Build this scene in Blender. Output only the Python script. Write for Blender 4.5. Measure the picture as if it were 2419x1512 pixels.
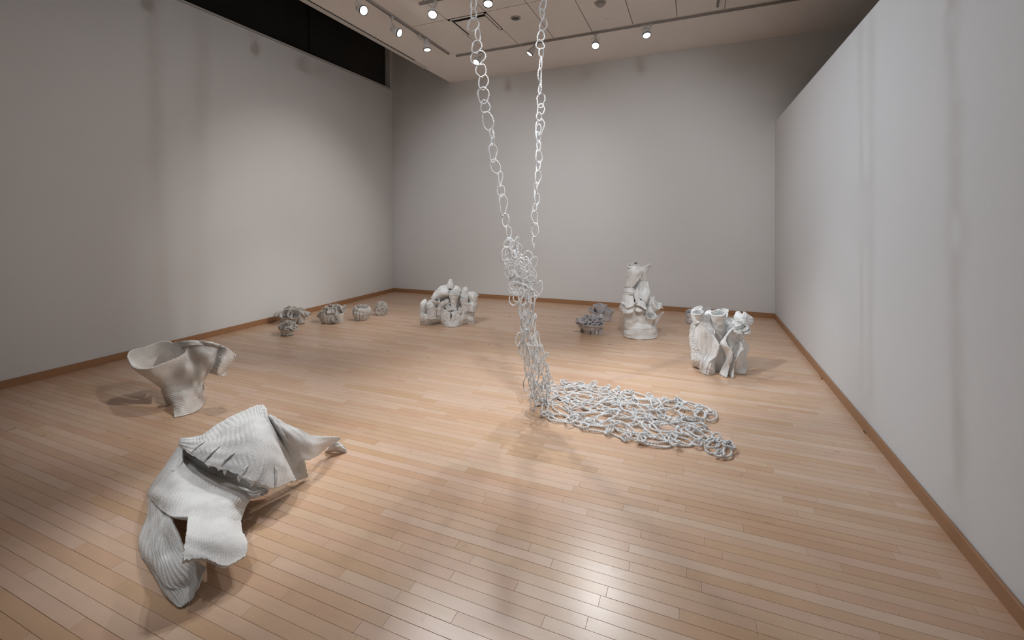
import bpy, math, random
import numpy as np
from mathutils import Vector, Matrix

for o in list(bpy.data.objects):
    bpy.data.objects.remove(o)
scene = bpy.context.scene
COL = scene.collection
W, H = 2419.0, 1512.0

# ------------------------------------------------------------------ camera
F_PX, CY0, YAW, PITCH, ROLL, EYE = 1038.45, 523.29, -0.3908, 0.0076, -0.0062, 1.56
_c, _s = math.cos(YAW), math.sin(YAW)
FW = np.array([_s * math.cos(PITCH), _c * math.cos(PITCH), -math.sin(PITCH)])
RT = np.array([_c, -_s, 0.0])
UP = np.cross(RT, FW)
RT, UP = (math.cos(ROLL) * RT + math.sin(ROLL) * UP, -math.sin(ROLL) * RT + math.cos(ROLL) * UP)
CAM = np.array([0.0, 0.0, EYE])
cam_d = bpy.data.cameras.new('camera')
cam = bpy.data.objects.new('camera', cam_d)
COL.objects.link(cam)
cam_d.sensor_fit = 'HORIZONTAL'
cam_d.sensor_width = 36.0
cam_d.lens = F_PX / W * 36.0
cam_d.shift_y = (CY0 - H / 2) / W
cam_d.clip_start = 0.05
cam.matrix_world = Matrix(((RT[0], UP[0], -FW[0], 0), (RT[1], UP[1], -FW[1], 0), (RT[2], UP[2], -FW[2], EYE), (0, 0, 0, 1)))
scene.camera = cam

# ------------------------------------------------------------------ world and exposure
world = bpy.data.worlds.new('world')
scene.world = world
world.use_nodes = True
world.node_tree.nodes['Background'].inputs[0].default_value = (0.9, 0.95, 1.0, 1)
world.node_tree.nodes['Background'].inputs[1].default_value = 0.02
vs = scene.view_settings
vs.view_transform = 'Standard'
vs.look = 'None'
vs.gamma = 1.0
vs.use_curve_mapping = False
vs.exposure = 0.44

# the track lamps: (name of head position x,y, aim point, watts, cone degrees, colour)
WARM, NEUT, COOL = (1.0, 0.965, 0.91), (0.97, 0.985, 1.0), (0.76, 0.88, 1.0)
TZ = 4.27          # underside of the tracks
XL, XR, YF = -5.9447, 1.1582, 7.7456
ZC, ZL, ZT, XS, ZB = 4.2955, 4.3354, 3.0033, -4.5083, 0.078
YB, XE = -3.2, 4.2
HEADS = [
    # mount x, mount y, lens position, aim, watts, cone, colour, label
    ((-3.73, 4.16), (-3.63, 4.20, 4.05), (1.15, 2.9, 1.4), 145, 62, COOL, 'white track spotlight on the left ceiling track, frontmost of the lit row'),
    ((-3.73, 4.86), (-3.63, 4.89, 4.05), (1.15, 5.2, 1.5), 115, 62, COOL, 'white track spotlight on the left ceiling track, middle one of three'),
    ((-3.73, 5.50), (-3.61, 5.53, 4.05), (-3.1, 5.35, 0.2), 40, 60, NEUT, 'white track spotlight on the left ceiling track, tilted downwards nearest the corner'),
    ((-2.96, 4.73), (-2.93, 4.61, 4.05), (-1.5, 1.6, 0.0), 100, 46, NEUT, 'glaring track spotlight left of the ceiling diffuser panel'),
    ((-2.19, 4.73), (-2.19, 4.63, 4.05), (-1.6, 3.0, 0.0), 210, 58, NEUT, 'glaring track spotlight above the left hanging chain, at the upper picture edge'),
    ((-3.16, 6.49), (-3.19, 6.29, 4.05), (-3.8, 2.8, 0.2), 80, 44, NEUT, 'white track spotlight on the far ceiling track seen through the left chain'),
    ((-2.24, 6.49), (-2.28, 6.28, 4.05), (-5.0, 4.9, 0.0), 130, 40, NEUT, 'white track spotlight on the far ceiling track left of the right chain'),
    ((-1.32, 6.49), (-1.30, 6.37, 4.05), (-0.9, 3.1, 0.0), 180, 58, NEUT, 'glaring track spotlight on the far ceiling track right of the chains'),
    ((-0.55, 6.49), (-0.58, 6.28, 4.05), (0.1, 4.5, 0.2), 70, 50, NEUT, 'rightmost white track spotlight on the far ceiling track'),
    # further heads along the tracks, outside the picture
    ((0.30, 4.30), (0.25, 4.30, 4.05), (XL, 5.25, 1.15), 310, 42, WARM, 'white track spotlight on the right ceiling track aimed at the left wall'),
    ((-3.00, 2.20), (-3.00, 2.26, 4.05), (-3.4, 7.7, 1.5), 225, 63, NEUT, 'near-track white spotlight aimed at the left half of the far wall'),
    ((0.10, 2.20), (0.10, 2.26, 4.05), (-0.7, 7.7, 1.5), 235, 63, NEUT, 'near-track white spotlight aimed at the right half of the far wall'),
    ((-0.20, 2.20), (-0.20, 2.26, 4.05), (-0.2, 5.3, 0.35), 60, 46, NEUT, 'white track spotlight on the near ceiling track aimed at the white tower'),
    ((-2.40, 2.20), (-2.40, 2.26, 4.05), (-3.2, 5.4, 0.3), 140, 42, NEUT, 'white track spotlight on the near ceiling track aimed at the castle-like piece'),
    ((-1.90, 2.20), (-1.90, 2.26, 4.05), (0.0, 5.0, 0.35), 260, 34, NEUT, 'white track spotlight on the near ceiling track aimed at the folded piece'),
    ((-3.73, 2.82), (-3.63, 2.85, 4.05), (1.15, 3.9, 1.4), 110, 62, COOL, 'white track spotlight on the left ceiling track aimed across at the right wall'),
    ((-3.73, 1.75), (-3.63, 1.72, 4.05), (-2.30, 1.75, 0.15), 130, 26, NEUT, 'white track spotlight on the left ceiling track aimed at the draped form'),
    ((-3.73, 3.25), (-3.66, 3.20, 4.05), (-3.85, 2.5, 0.2), 85, 36, NEUT, 'white track spotlight on the left ceiling track right above the flared vessel'),
    ((-3.73, 0.35), (-3.63, 0.38, 4.05), (-2.40, 1.55, 0.1), 95, 25, NEUT, 'added unseen fill spotlight at the camera end of the left ceiling track'),  # unseen fill lamp, added to brighten the draped form from the front left
    ((0.30, 2.20), (0.25, 2.22, 4.05), (-3.85, 2.42, 0.25), 230, 23, WARM, 'white track spotlight on the right ceiling track aimed at the flared vessel'),
    ((0.30, 1.20), (0.25, 1.25, 4.05), (-1.25, 3.35, 0.8), 230, 46, NEUT, 'white track spotlight on the right ceiling track aimed at the chain net'),
    ((2.60, 3.25), (2.52, 3.25, 4.05), (XL, 3.7, 2.0), 180, 50, NEUT, 'white track spotlight beyond the right partition wall aimed over its top'),
]

# ------------------------------------------------------------------ geometry helpers
def ray(px, py):
    return FW + RT * (px - W / 2) / F_PX - UP * (py - CY0) / F_PX

def on_z(px, py, z):
    d = ray(px, py)
    return CAM + d * ((z - EYE) / d[2])

def at_depth(px, py, depth):
    return CAM + ray(px, py) * depth

def floor_depth(px, py):
    return float((on_z(px, py, 0.0) - CAM) @ FW)

def project(P):
    d = np.asarray(P) - CAM
    z = d @ FW
    return np.stack([W / 2 + F_PX * (d @ RT) / z, CY0 - F_PX * (d @ UP) / z], -1)

def link(o, parent=None):
    COL.objects.link(o)
    if parent is not None:
        o.parent = parent
        o.matrix_parent_inverse = Matrix.Translation(parent.location).inverted() if parent.type != 'MESH' or tuple(parent.location) != (0, 0, 0) else Matrix()
    return o

def mesh_obj(name, verts, faces, mat, parent=None, smooth=True):
    me = bpy.data.meshes.new(name)
    me.from_pydata(verts if isinstance(verts, list) else verts.tolist(), [], faces if isinstance(faces, list) else faces.tolist())
    if smooth:
        me.polygons.foreach_set('use_smooth', [True] * len(me.polygons))
    me.update()
    if mat:
        me.materials.append(mat)
    return link(bpy.data.objects.new(name, me), parent)

def thing(name, label, cat, loc=(0, 0, 0), group=None):
    o = bpy.data.objects.new(name, None)
    o.empty_display_size = 0.1
    COL.objects.link(o)
    o.location = loc
    o['label'] = label
    o['category'] = cat
    if group:
        o['group'] = group
    return o

def structure(o):
    o['kind'] = 'structure'
    return o

class MB:
    """collects boxes / lathes into one mesh"""
    def __init__(s):
        s.v, s.f = [], []
    def box(s, lo, hi, ch=0.0):
        (x0, y0, z0), (x1, y1, z1) = lo, hi
        n = len(s.v)
        if ch <= 0:
            s.v += [(x0, y0, z0), (x1, y0, z0), (x1, y1, z0), (x0, y1, z0), (x0, y0, z1), (x1, y0, z1), (x1, y1, z1), (x0, y1, z1)]
            s.f += [tuple(n + i for i in q) for q in ((0, 3, 2, 1), (4, 5, 6, 7), (0, 1, 5, 4), (1, 2, 6, 5), (2, 3, 7, 6), (3, 0, 4, 7))]
        else:   # chamfered upper rim
            c = ch
            s.v += [(x0, y0, z0), (x1, y0, z0), (x1, y1, z0), (x0, y1, z0), (x0, y0, z1 - c), (x1, y0, z1 - c), (x1, y1, z1 - c), (x0, y1, z1 - c),
                    (x0 + c, y0 + c, z1), (x1 - c, y0 + c, z1), (x1 - c, y1 - c, z1), (x0 + c, y1 - c, z1)]
            s.f += [tuple(n + i for i in q) for q in ((0, 3, 2, 1), (8, 9, 10, 11), (0, 1, 5, 4), (1, 2, 6, 5), (2, 3, 7, 6), (3, 0, 4, 7),
                                                      (4, 5, 9, 8), (5, 6, 10, 9), (6, 7, 11, 10), (7, 4, 8, 11))]
        return s
    def lathe(s, A, axis, prof, n=20, caps=True):
        A = Vector(A); ax = Vector(axis).normalized()
        e1 = ax.orthogonal().normalized(); e2 = ax.cross(e1)
        b = len(s.v)
        for (t, r) in prof:
            for k in range(n):
                a = 2 * math.pi * k / n
                s.v.append(tuple(A + ax * t + (e1 * math.cos(a) + e2 * math.sin(a)) * r))
        for j in range(len(prof) - 1):
            for k in range(n):
                k2 = (k + 1) % n
                s.f.append((b + j * n + k, b + j * n + k2, b + (j + 1) * n + k2, b + (j + 1) * n + k))
        if caps:
            s.f.append(tuple(b + k for k in range(n))[::-1])
            s.f.append(tuple(b + (len(prof) - 1) * n + k for k in range(n)))
        return s
    def tube(s, pts, r, n=8):
        pts = [Vector(p) for p in pts]
        b = len(s.v)
        for i, p in enumerate(pts):
            t = (pts[min(i + 1, len(pts) - 1)] - pts[max(i - 1, 0)]).normalized()
            e1 = t.orthogonal().normalized(); e2 = t.cross(e1)
            for k in range(n):
                a = 2 * math.pi * k / n
                s.v.append(tuple(p + (e1 * math.cos(a) + e2 * math.sin(a)) * r))
        for j in range(len(pts) - 1):
            for k in range(n):
                k2 = (k + 1) % n
                s.f.append((b + j * n + k, b + j * n + k2, b + (j + 1) * n + k2, b + (j + 1) * n + k))
        s.f.append(tuple(b + k for k in range(n))[::-1]); s.f.append(tuple(b + (len(pts) - 1) * n + k for k in range(n)))
        return s
    def build(s, name, mat, parent=None, smooth=False):
        return mesh_obj(name, s.v, s.f, mat, parent, smooth)

# ------------------------------------------------------------------ materials
def new_mat(name):
    m = bpy.data.materials.new(name)
    m.use_nodes = True
    nt = m.node_tree
    return m, nt, nt.nodes['Principled BSDF'], nt.nodes, nt.links

def simple(name, col, rough=0.6, metal=0.0, var=0.04, scale=6.0, bump=0.0, bscale=60.0):
    m, nt, b, N, L = new_mat(name)
    geo = N.new('ShaderNodeNewGeometry')
    nz = N.new('ShaderNodeTexNoise'); nz.inputs['Scale'].default_value = scale; nz.inputs['Detail'].default_value = 4
    L.new(geo.outputs['Position'], nz.inputs['Vector'])
    mx = N.new('ShaderNodeMix'); mx.data_type = 'RGBA'
    mx.inputs[6].default_value = (*[c * (1 - var) for c in col], 1)
    mx.inputs[7].default_value = (*[min(1, c * (1 + var)) for c in col], 1)
    L.new(nz.outputs['Fac'], mx.inputs[0]); L.new(mx.outputs[2], b.inputs['Base Color'])
    b.inputs['Roughness'].default_value = rough
    b.inputs['Metallic'].default_value = metal
    if bump > 0:
        n2 = N.new('ShaderNodeTexNoise'); n2.inputs['Scale'].default_value = bscale; n2.inputs['Detail'].default_value = 5
        L.new(geo.outputs['Position'], n2.inputs['Vector'])
        bp = N.new('ShaderNodeBump'); bp.inputs['Strength'].default_value = bump; bp.inputs['Distance'].default_value = 0.004
        L.new(n2.outputs['Fac'], bp.inputs['Height']); L.new(bp.outputs['Normal'], b.inputs['Normal'])
    return m

def emitter(name, col, strength):
    m, nt, b, N, L = new_mat(name)
    b.inputs['Base Color'].default_value = (0.9, 0.9, 0.9, 1)
    b.inputs['Emission Color'].default_value = (*col, 1)
    b.inputs['Emission Strength'].default_value = strength
    return m

M = {}
M['wall'] = simple('wall_paint', (0.735, 0.735, 0.735), 0.85, var=0.02, scale=1.5, bump=0.12, bscale=180)
M['ceil'] = simple('ceiling_paint', (0.83, 0.785, 0.745), 0.9, var=0.02, scale=2)
M['tile'] = simple('ceiling_tile', (0.81, 0.765, 0.725), 0.92, var=0.03, scale=3, bump=0.25, bscale=220)
M['gridline'] = simple('ceiling_grid', (0.30, 0.28, 0.265), 0.8)
M['trim'] = simple('trim_paint', (0.60, 0.57, 0.54), 0.6)
M['dark'] = simple('dark_gap', (0.02, 0.018, 0.016), 0.8)
M['glass'] = simple('dark_glazing', (0.030, 0.028, 0.026), 0.35, var=0.15, scale=2)
M['mullion'] = simple('black_mullion', (0.010, 0.010, 0.010), 0.5)
M['track'] = simple('track_metal', (0.36, 0.33, 0.31), 0.55)
M['can'] = simple('lamp_white', (0.62, 0.61, 0.60), 0.45)
M['canin'] = simple('lamp_dark', (0.05, 0.05, 0.05), 0.4)
M['lens'] = emitter('lamp_lens', (1.0, 0.97, 0.93), 14.0)
M['device'] = simple('detector_plastic', (0.40, 0.37, 0.35), 0.6)
M['sub'] = simple('subfloor', (0.10, 0.055, 0.03), 0.8)

def ceramic(name, lo, hi, rough=0.7, bump=0.5):
    m, nt, b, N, L = new_mat(name)
    geo = N.new('ShaderNodeNewGeometry')
    n1 = N.new('ShaderNodeTexNoise'); n1.inputs['Scale'].default_value = 9; n1.inputs['Detail'].default_value = 6
    n2 = N.new('ShaderNodeTexNoise'); n2.inputs['Scale'].default_value = 130; n2.inputs['Detail'].default_value = 4
    L.new(geo.outputs['Position'], n1.inputs['Vector']); L.new(geo.outputs['Position'], n2.inputs['Vector'])
    cr = N.new('ShaderNodeValToRGB')
    cr.color_ramp.elements[0].position = 0.32; cr.color_ramp.elements[0].color = (*lo, 1)
    cr.color_ramp.elements[1].position = 0.58; cr.color_ramp.elements[1].color = (*hi, 1)
    ad = N.new('ShaderNodeMath'); ad.operation = 'MULTIPLY_ADD'; ad.inputs[1].default_value = 0.35; 
    L.new(n2.outputs['Fac'], ad.inputs[0])
    sb = N.new('ShaderNodeMath'); sb.operation = 'SUBTRACT'; sb.inputs[1].default_value = 0.16
    L.new(n1.outputs['Fac'], sb.inputs[0]); L.new(sb.outputs[0], ad.inputs[2])
    L.new(ad.outputs[0], cr.inputs['Fac']); L.new(cr.outputs['Color'], b.inputs['Base Color'])
    bp = N.new('ShaderNodeBump'); bp.inputs['Strength'].default_value = bump; bp.inputs['Distance'].default_value = 0.005
    L.new(n2.outputs['Fac'], bp.inputs['Height']); L.new(bp.outputs['Normal'], b.inputs['Normal'])
    b.inputs['Roughness'].default_value = rough
    return m
M['white'] = ceramic('white_ceramic', (0.66, 0.66, 0.65), (0.84, 0.845, 0.84))
M['cream'] = ceramic('cream_ceramic', (0.72, 0.685, 0.65), (0.84, 0.82, 0.80))
M['grey'] = ceramic('grey_ceramic', (0.50, 0.475, 0.45), (0.68, 0.655, 0.625), bump=0.3)
M['blue'] = ceramic('bluish_grey_ceramic', (0.47, 0.455, 0.475), (0.66, 0.645, 0.665), bump=0.3)
M['rope'] = ceramic('white_clay_rope', (0.76, 0.77, 0.78), (0.90, 0.91, 0.92), rough=0.45, bump=0.2)

def wood(name, base, rough, attr=True):
    m, nt, b, N, L = new_mat(name)
    geo = N.new('ShaderNodeNewGeometry')
    at = N.new('ShaderNodeAttribute'); at.attribute_name = 'tone'
    mp = N.new('ShaderNodeMapping'); mp.inputs['Scale'].default_value = (2.2, 26, 26)
    sep = N.new('ShaderNodeSeparateColor'); L.new(at.outputs['Color'], sep.inputs[0])
    off = N.new('ShaderNodeVectorMath'); off.operation = 'MULTIPLY_ADD'; off.inputs[1].default_value = (37, 19, 0)
    L.new(at.outputs['Color'], off.inputs[0]); L.new(geo.outputs['Position'], off.inputs[2])
    L.new(off.outputs[0], mp.inputs['Vector'])
    n1 = N.new('ShaderNodeTexNoise'); n1.inputs['Scale'].default_value = 1.6; n1.inputs['Detail'].default_value = 5; n1.inputs['Distortion'].default_value = 0.6
    L.new(mp.outputs[0], n1.inputs['Vector'])
    n3 = N.new('ShaderNodeTexNoise'); n3.inputs['Scale'].default_value = 7; n3.inputs['Detail'].default_value = 2
    L.new(off.outputs[0], n3.inputs['Vector'])
    hs = N.new('ShaderNodeHueSaturation'); hs.inputs['Color'].default_value = (*base, 1)
    # value = 0.72 + 0.42*tone + grain
    v1 = N.new('ShaderNodeMath'); v1.operation = 'MULTIPLY_ADD'; v1.inputs[1].default_value = 0.14; v1.inputs[2].default_value = 0.80
    L.new(sep.outputs[0], v1.inputs[0])
    v2 = N.new('ShaderNodeMath'); v2.operation = 'MULTIPLY_ADD'; v2.inputs[1].default_value = 0.16
    L.new(n1.outputs['Fac'], v2.inputs[0]); L.new(v1.outputs[0], v2.inputs[2])
    v3 = N.new('ShaderNodeMath'); v3.operation = 'MULTIPLY_ADD'; v3.inputs[1].default_value = 0.14
    L.new(n3.outputs['Fac'], v3.inputs[0]); L.new(v2.outputs[0], v3.inputs[2])
    L.new(v3.outputs[0], hs.inputs['Value'])
    h1 = N.new('ShaderNodeMath'); h1.operation = 'MULTIPLY_ADD'; h1.inputs[1].default_value = 0.011; h1.inputs[2].default_value = 0.496
    L.new(sep.outputs[1], h1.inputs[0]); L.new(h1.outputs[0], hs.inputs['Hue'])
    s1 = N.new('ShaderNodeMath'); s1.operation = 'MULTIPLY_ADD'; s1.inputs[1].default_value = -0.3; s1.inputs[2].default_value = 1.15
    L.new(sep.outputs[0], s1.inputs[0]); L.new(s1.outputs[0], hs.inputs['Saturation'])
    L.new(hs.outputs['Color'], b.inputs['Base Color'])
    r1 = N.new('ShaderNodeMath'); r1.operation = 'MULTIPLY_ADD'; r1.inputs[1].default_value = 0.05; r1.inputs[2].default_value = rough
    L.new(n3.outputs['Fac'], r1.inputs[0]); L.new(r1.outputs[0], b.inputs['Roughness'])
    return m
M['floor'] = wood('maple_strip', (0.665, 0.455, 0.32), 0.26)
M['base'] = wood('oak_baseboard', (0.36, 0.185, 0.092), 0.4)

# ------------------------------------------------------------------ the setting
fl = structure(MB().box((XL - 0.2, YB, -0.12), (XE, YF + 0.2, -0.006)).build('floor', M['sub']))
rng = random.Random(7)
planks = []
PWID = 0.0571
y = YF - 0.004
row = 0
while y > 0.35:
    y0 = y - PWID
    x = XL + 0.004 - rng.random() * 0.7
    while x < XR:
        ln = rng.choice([0.28, 0.4, 0.52, 0.65, 0.8, 0.95, 1.15, 1.4]) * rng.uniform(0.85, 1.15)
        a, b = max(x, XL + 0.003), min(x + ln, XR - 0.003)
        if b - a > 0.03:
            planks.append((a, b, y0, y, rng.random(), rng.random(), rng.random(), rng.random()))
        x += ln
    y = y0
    row += 1
def plank_geom(p):
    a, b, y0, y1, t, hgt, sd, gp = p
    g = 0.0003 + 0.0007 * gp * gp
    dz = 0.0
    return (a + 0.0003, y0 + g, -0.012), (b - 0.0003, y1 - 0.0003, dz)
def area(p):
    q = np.array([[p[0], p[2], 0], [p[1], p[2], 0], [p[1], p[3], 0], [p[0], p[3], 0]])
    if ((q - CAM) @ FW).min() < 0.3:
        return 0
    s = project(q)
    if s[:, 0].max() < 0 or s[:, 0].min() > W or s[:, 1].min() > H:
        return 0
    s[:, 0] = np.clip(s[:, 0], 0, W); s[:, 1] = np.clip(s[:, 1], 0, H)
    x, yy = s[:, 0], s[:, 1]
    return abs(np.dot(x, np.roll(yy, 1)) - np.dot(yy, np.roll(x, 1))) / 2
planks.sort(key=area, reverse=True)
def add_tone(me, cols):
    at = me.attributes.new('tone', 'FLOAT_COLOR', 'FACE')
    at.data.foreach_set('color', np.array(cols, dtype=np.float32).ravel())
rest = MB(); rest_c = []
for i, p in enumerate(planks):
    lo, hi = plank_geom(p)
    tone = (min(1.0, max(0.0, 0.5 + (p[4] - 0.5) * 0.9 + (0.25 if p[6] > 0.9 else 0) - (0.35 if p[6] < 0.08 else 0))), p[5], p[6], 1.0)
    if i < 300:
        c = ((lo[0] + hi[0]) / 2, (lo[1] + hi[1]) / 2, 0)
        o = MB().box((lo[0] - c[0], lo[1] - c[1], lo[2]), (hi[0] - c[0], hi[1] - c[1], hi[2]), 0.0006).build('plank', M['floor'], fl)
        o.location = c
        add_tone(o.data, [tone] * len(o.data.polygons))
    else:
        rest.box(lo, hi)
        rest_c += [tone] * 6
o = rest.build('distant_planks', M['floor'], fl)
add_tone(o.data, rest_c)
o['kind'] = 'stuff'

def tag_tone(o, t=(0.5, 0.5, 0.5, 1)):
    add_tone(o.data, [t] * len(o.data.polygons)); return o
bt = 0.016
def baseboard(name, lo, hi):
    o = structure(MB().box(lo, hi, 0.004).build(name, M['base']))
    return tag_tone(o)
baseboard('baseboard_left', (XL, YB, 0.0), (XL + bt, YF, ZB))
baseboard('baseboard_far', (XL + bt, YF - bt, 0.0), (XR - bt, YF, ZB))
baseboard('baseboard_right', (XR - bt, YB, 0.0), (XR, YF, ZB))

ROOF = 6.0
wl = structure(MB().box((XL - 0.2, YB, 0), (XL, YF + 0.2, ZL - 0.03)).box((XL - 0.2, YF - 0.075, ZL - 0.03), (XL, YF + 0.2, ROOF)).build('wall_left', M['wall']))
MB().box((XL - 0.12, YB, ZL - 0.024), (XL + 0.012, YF - 0.004, ZL)).build('ledge', M['trim'], wl)
MB().box((XL - 0.1, YB, ZL - 0.032), (XL - 0.003, YF - 0.004, ZL - 0.022)).build('shadow_gap', M['dark'], wl)
structure(MB().box((XL - 0.2, YF, 0), (XE, YF + 0.2, ROOF)).build('wall_far', M['wall']))
structure(MB().box((XR, YB, 0), (XR + 0.13, YF, ZT)).build('wall_right', M['wall']))
structure(MB().box((XL - 0.2, YB - 0.2, 0), (XE, YB, ROOF)).build('wall_back', M['wall']))
structure(MB().box((XE, YB - 0.2, 0), (XE + 0.2, YF + 0.2, ROOF)).build('wall_side', M['wall']))
structure(MB().box((XL - 0.2, YB, ROOF), (XE, YF + 0.2, ROOF + 0.2)).build('ceiling_upper', M['dark']))
# clerestory glazing above the ledge
win = structure(MB().box((XL - 0.16, YB, ZL), (XL - 0.13, YF - 0.08, ROOF)).build('window_1', M['mullion']))
mull = []
d = ray(731, 62); k = (XL - 0.1) / d[0]; ym = (CAM + d * k)[1]
edges = [YF - 0.08] + [ym - 1.95 * i for i in range(0, 5)]
for i in range(len(edges) - 1):
    MB().box((XL - 0.132, edges[i + 1] + 0.012, ZL), (XL - 0.115, edges[i] - (0.012 if i else 0), ROOF)).build('pane', M['glass'], win)

# lowered ceiling: plain border plus lay-in tiles
TX0, TY1, TS = -3.705, 6.445, 0.585
cel = MB()
cel.box((XS, YB, ZC), (TX0, YF, ZC + 0.12))
cel.box((TX0, TY1, ZC), (XE, YF, ZC + 0.12))
ce = structure(cel.build('ceiling', M['ceil']))
MB().box((TX0, YB, ZC + 0.006), (XE, TY1, ZC + 0.12)).build('tile_grid', M['gridline'], ce)
MB().box((XS - 0.004, YB, ZC + 0.0), (XS, YF, ROOF)).build('fascia', M['trim'], ce)
MB().box((XS - 0.006, YB, ZC - 0.012), (XS + 0.072, YF - 0.95, ZC)).build('edge_strip', M['trim'], ce)
MB().box((XS + 0.072, YB, ZC - 0.004), (XS + 0.088, 6.39, ZC + 0.0)).build('slot', M['dark'], ce)
j = 0
for ix in range(8):
    x0 = TX0 + ix * TS
    ytop = TY1
    rows_ = []
    yy = TY1
    if ix == 1:
        rows_ = [(5.86, TY1), (5.275, 5.86)]
        yy = 5.275
    while yy > YB + 0.1:
        rows_.append((max(yy - 2 * TS, YB), yy)); yy -= 2 * TS
    for (ya, yb) in rows_:
        if ix == 1 and abs(ya - 5.275) < 0.01:
            continue
        MB().box((x0 + 0.006, ya + 0.006, ZC - 0.001), (x0 + TS - 0.006, yb - 0.006, ZC + 0.01)).build('ceiling_tile', M['tile'], ce)

# square plaque diffuser in its tile bay
t = thing('air_diffuser', 'square ceiling air diffuser with dark slots beside the left chain', 'air vent', (TX0 + 1.5 * TS, 5.567, ZC - 0.02))
x0, x1, y0_, y1_ = TX0 + TS + 0.006, TX0 + 2 * TS - 0.006, 5.281, 5.854
MB().box((x0, y0_, ZC - 0.002), (x1, y1_, ZC + 0.012)).build('backing', M['dark'], t)
for lo, hi in (((x0, y0_, ZC - 0.008), (x1, y0_ + 0.03, ZC)), ((x0, y1_ - 0.03, ZC - 0.008), (x1, y1_, ZC)), ((x0, y0_, ZC - 0.008), (x0 + 0.03, y1_, ZC)), ((x1 - 0.03, y0_, ZC - 0.008), (x1, y1_, ZC))):
    MB().box(lo, hi).build('frame', M['tile'], t)
MB().box((x0 + 0.075, y0_ + 0.075, ZC - 0.022), (x1 - 0.035, y1_ - 0.035, ZC - 0.014)).build('plaque', M['tile'], t)

def detector(px, py, r, label, cat, name, dome=0.03, mat=M['device']):
    p = on_z(px, py, ZC)
    t = thing(name, label, cat, tuple(p))
    MB().lathe((p[0], p[1], ZC - 0.001), (0, 0, -1), [(0, r), (0.008, r), (0.012, r * 0.9)], 24).build('base', mat, t, False)
    MB().lathe((p[0], p[1], ZC - 0.012), (0, 0, -1), [(0, r * 0.75), (dome * 0.6, r * 0.7), (dome, r * 0.35)], 24).build('cover', M['canin'] if name == 'recessed_downlight' else mat, t, True)
detector(1218, 42, 0.07, 'small dark round recessed downlight in the ceiling between the two chains', 'downlight', 'recessed_downlight', 0.006)
detector(1418, 6, 0.075, 'pale round smoke detector at the top picture edge right of the chains', 'smoke detector', 'smoke_detector', 0.045)
detector(1440, 46, 0.055, 'flat round ceiling cap above the glaring far track lamp', 'ceiling cap', 'ceiling_cap', 0.004, M['ceil'])

# tracks
def track(label, a, b):
    t = thing('light_track', label, 'light track', ((a[0] + b[0]) / 2, (a[1] + b[1]) / 2, TZ), 'ceiling light tracks')
    w = 0.017
    if abs(a[0] - b[0]) < 1e-6:
        MB().box((a[0] - w, a[1], TZ), (a[0] + w, b[1], ZC - 0.001)).build('rail', M['track'], t)
        MB().box((a[0] - 0.005, a[1], TZ - 0.001), (a[0] + 0.005, b[1], TZ + 0.004)).build('groove', M['canin'], t)
    else:
        MB().box((a[0], a[1] - w, TZ), (b[0], a[1] + w, ZC - 0.001)).build('rail', M['track'], t)
        MB().box((a[0], a[1] - 0.005, TZ - 0.001), (b[0], a[1] + 0.005, TZ + 0.004)).build('groove', M['canin'], t)
track('grey light track running along the left side of the tiled ceiling', (-3.73, -1.5), (-3.73, 6.35))
track('grey light track running across the far side of the tiled ceiling', (-3.66, 6.48), (1.6, 6.48))
track('grey light track crossing the ceiling over the hanging chains', (-3.2, 4.73), (0.1, 4.73))
track('grey light track running along the right side of the tiled ceiling', (0.30, -1.5), (0.30, 6.3))
track('grey light track crossing the ceiling above the camera', (-3.6, 2.20), (0.2, 2.20))
track('grey light track beyond the right partition wall', (2.60, -1.5), (2.60, 6.3))

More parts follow.
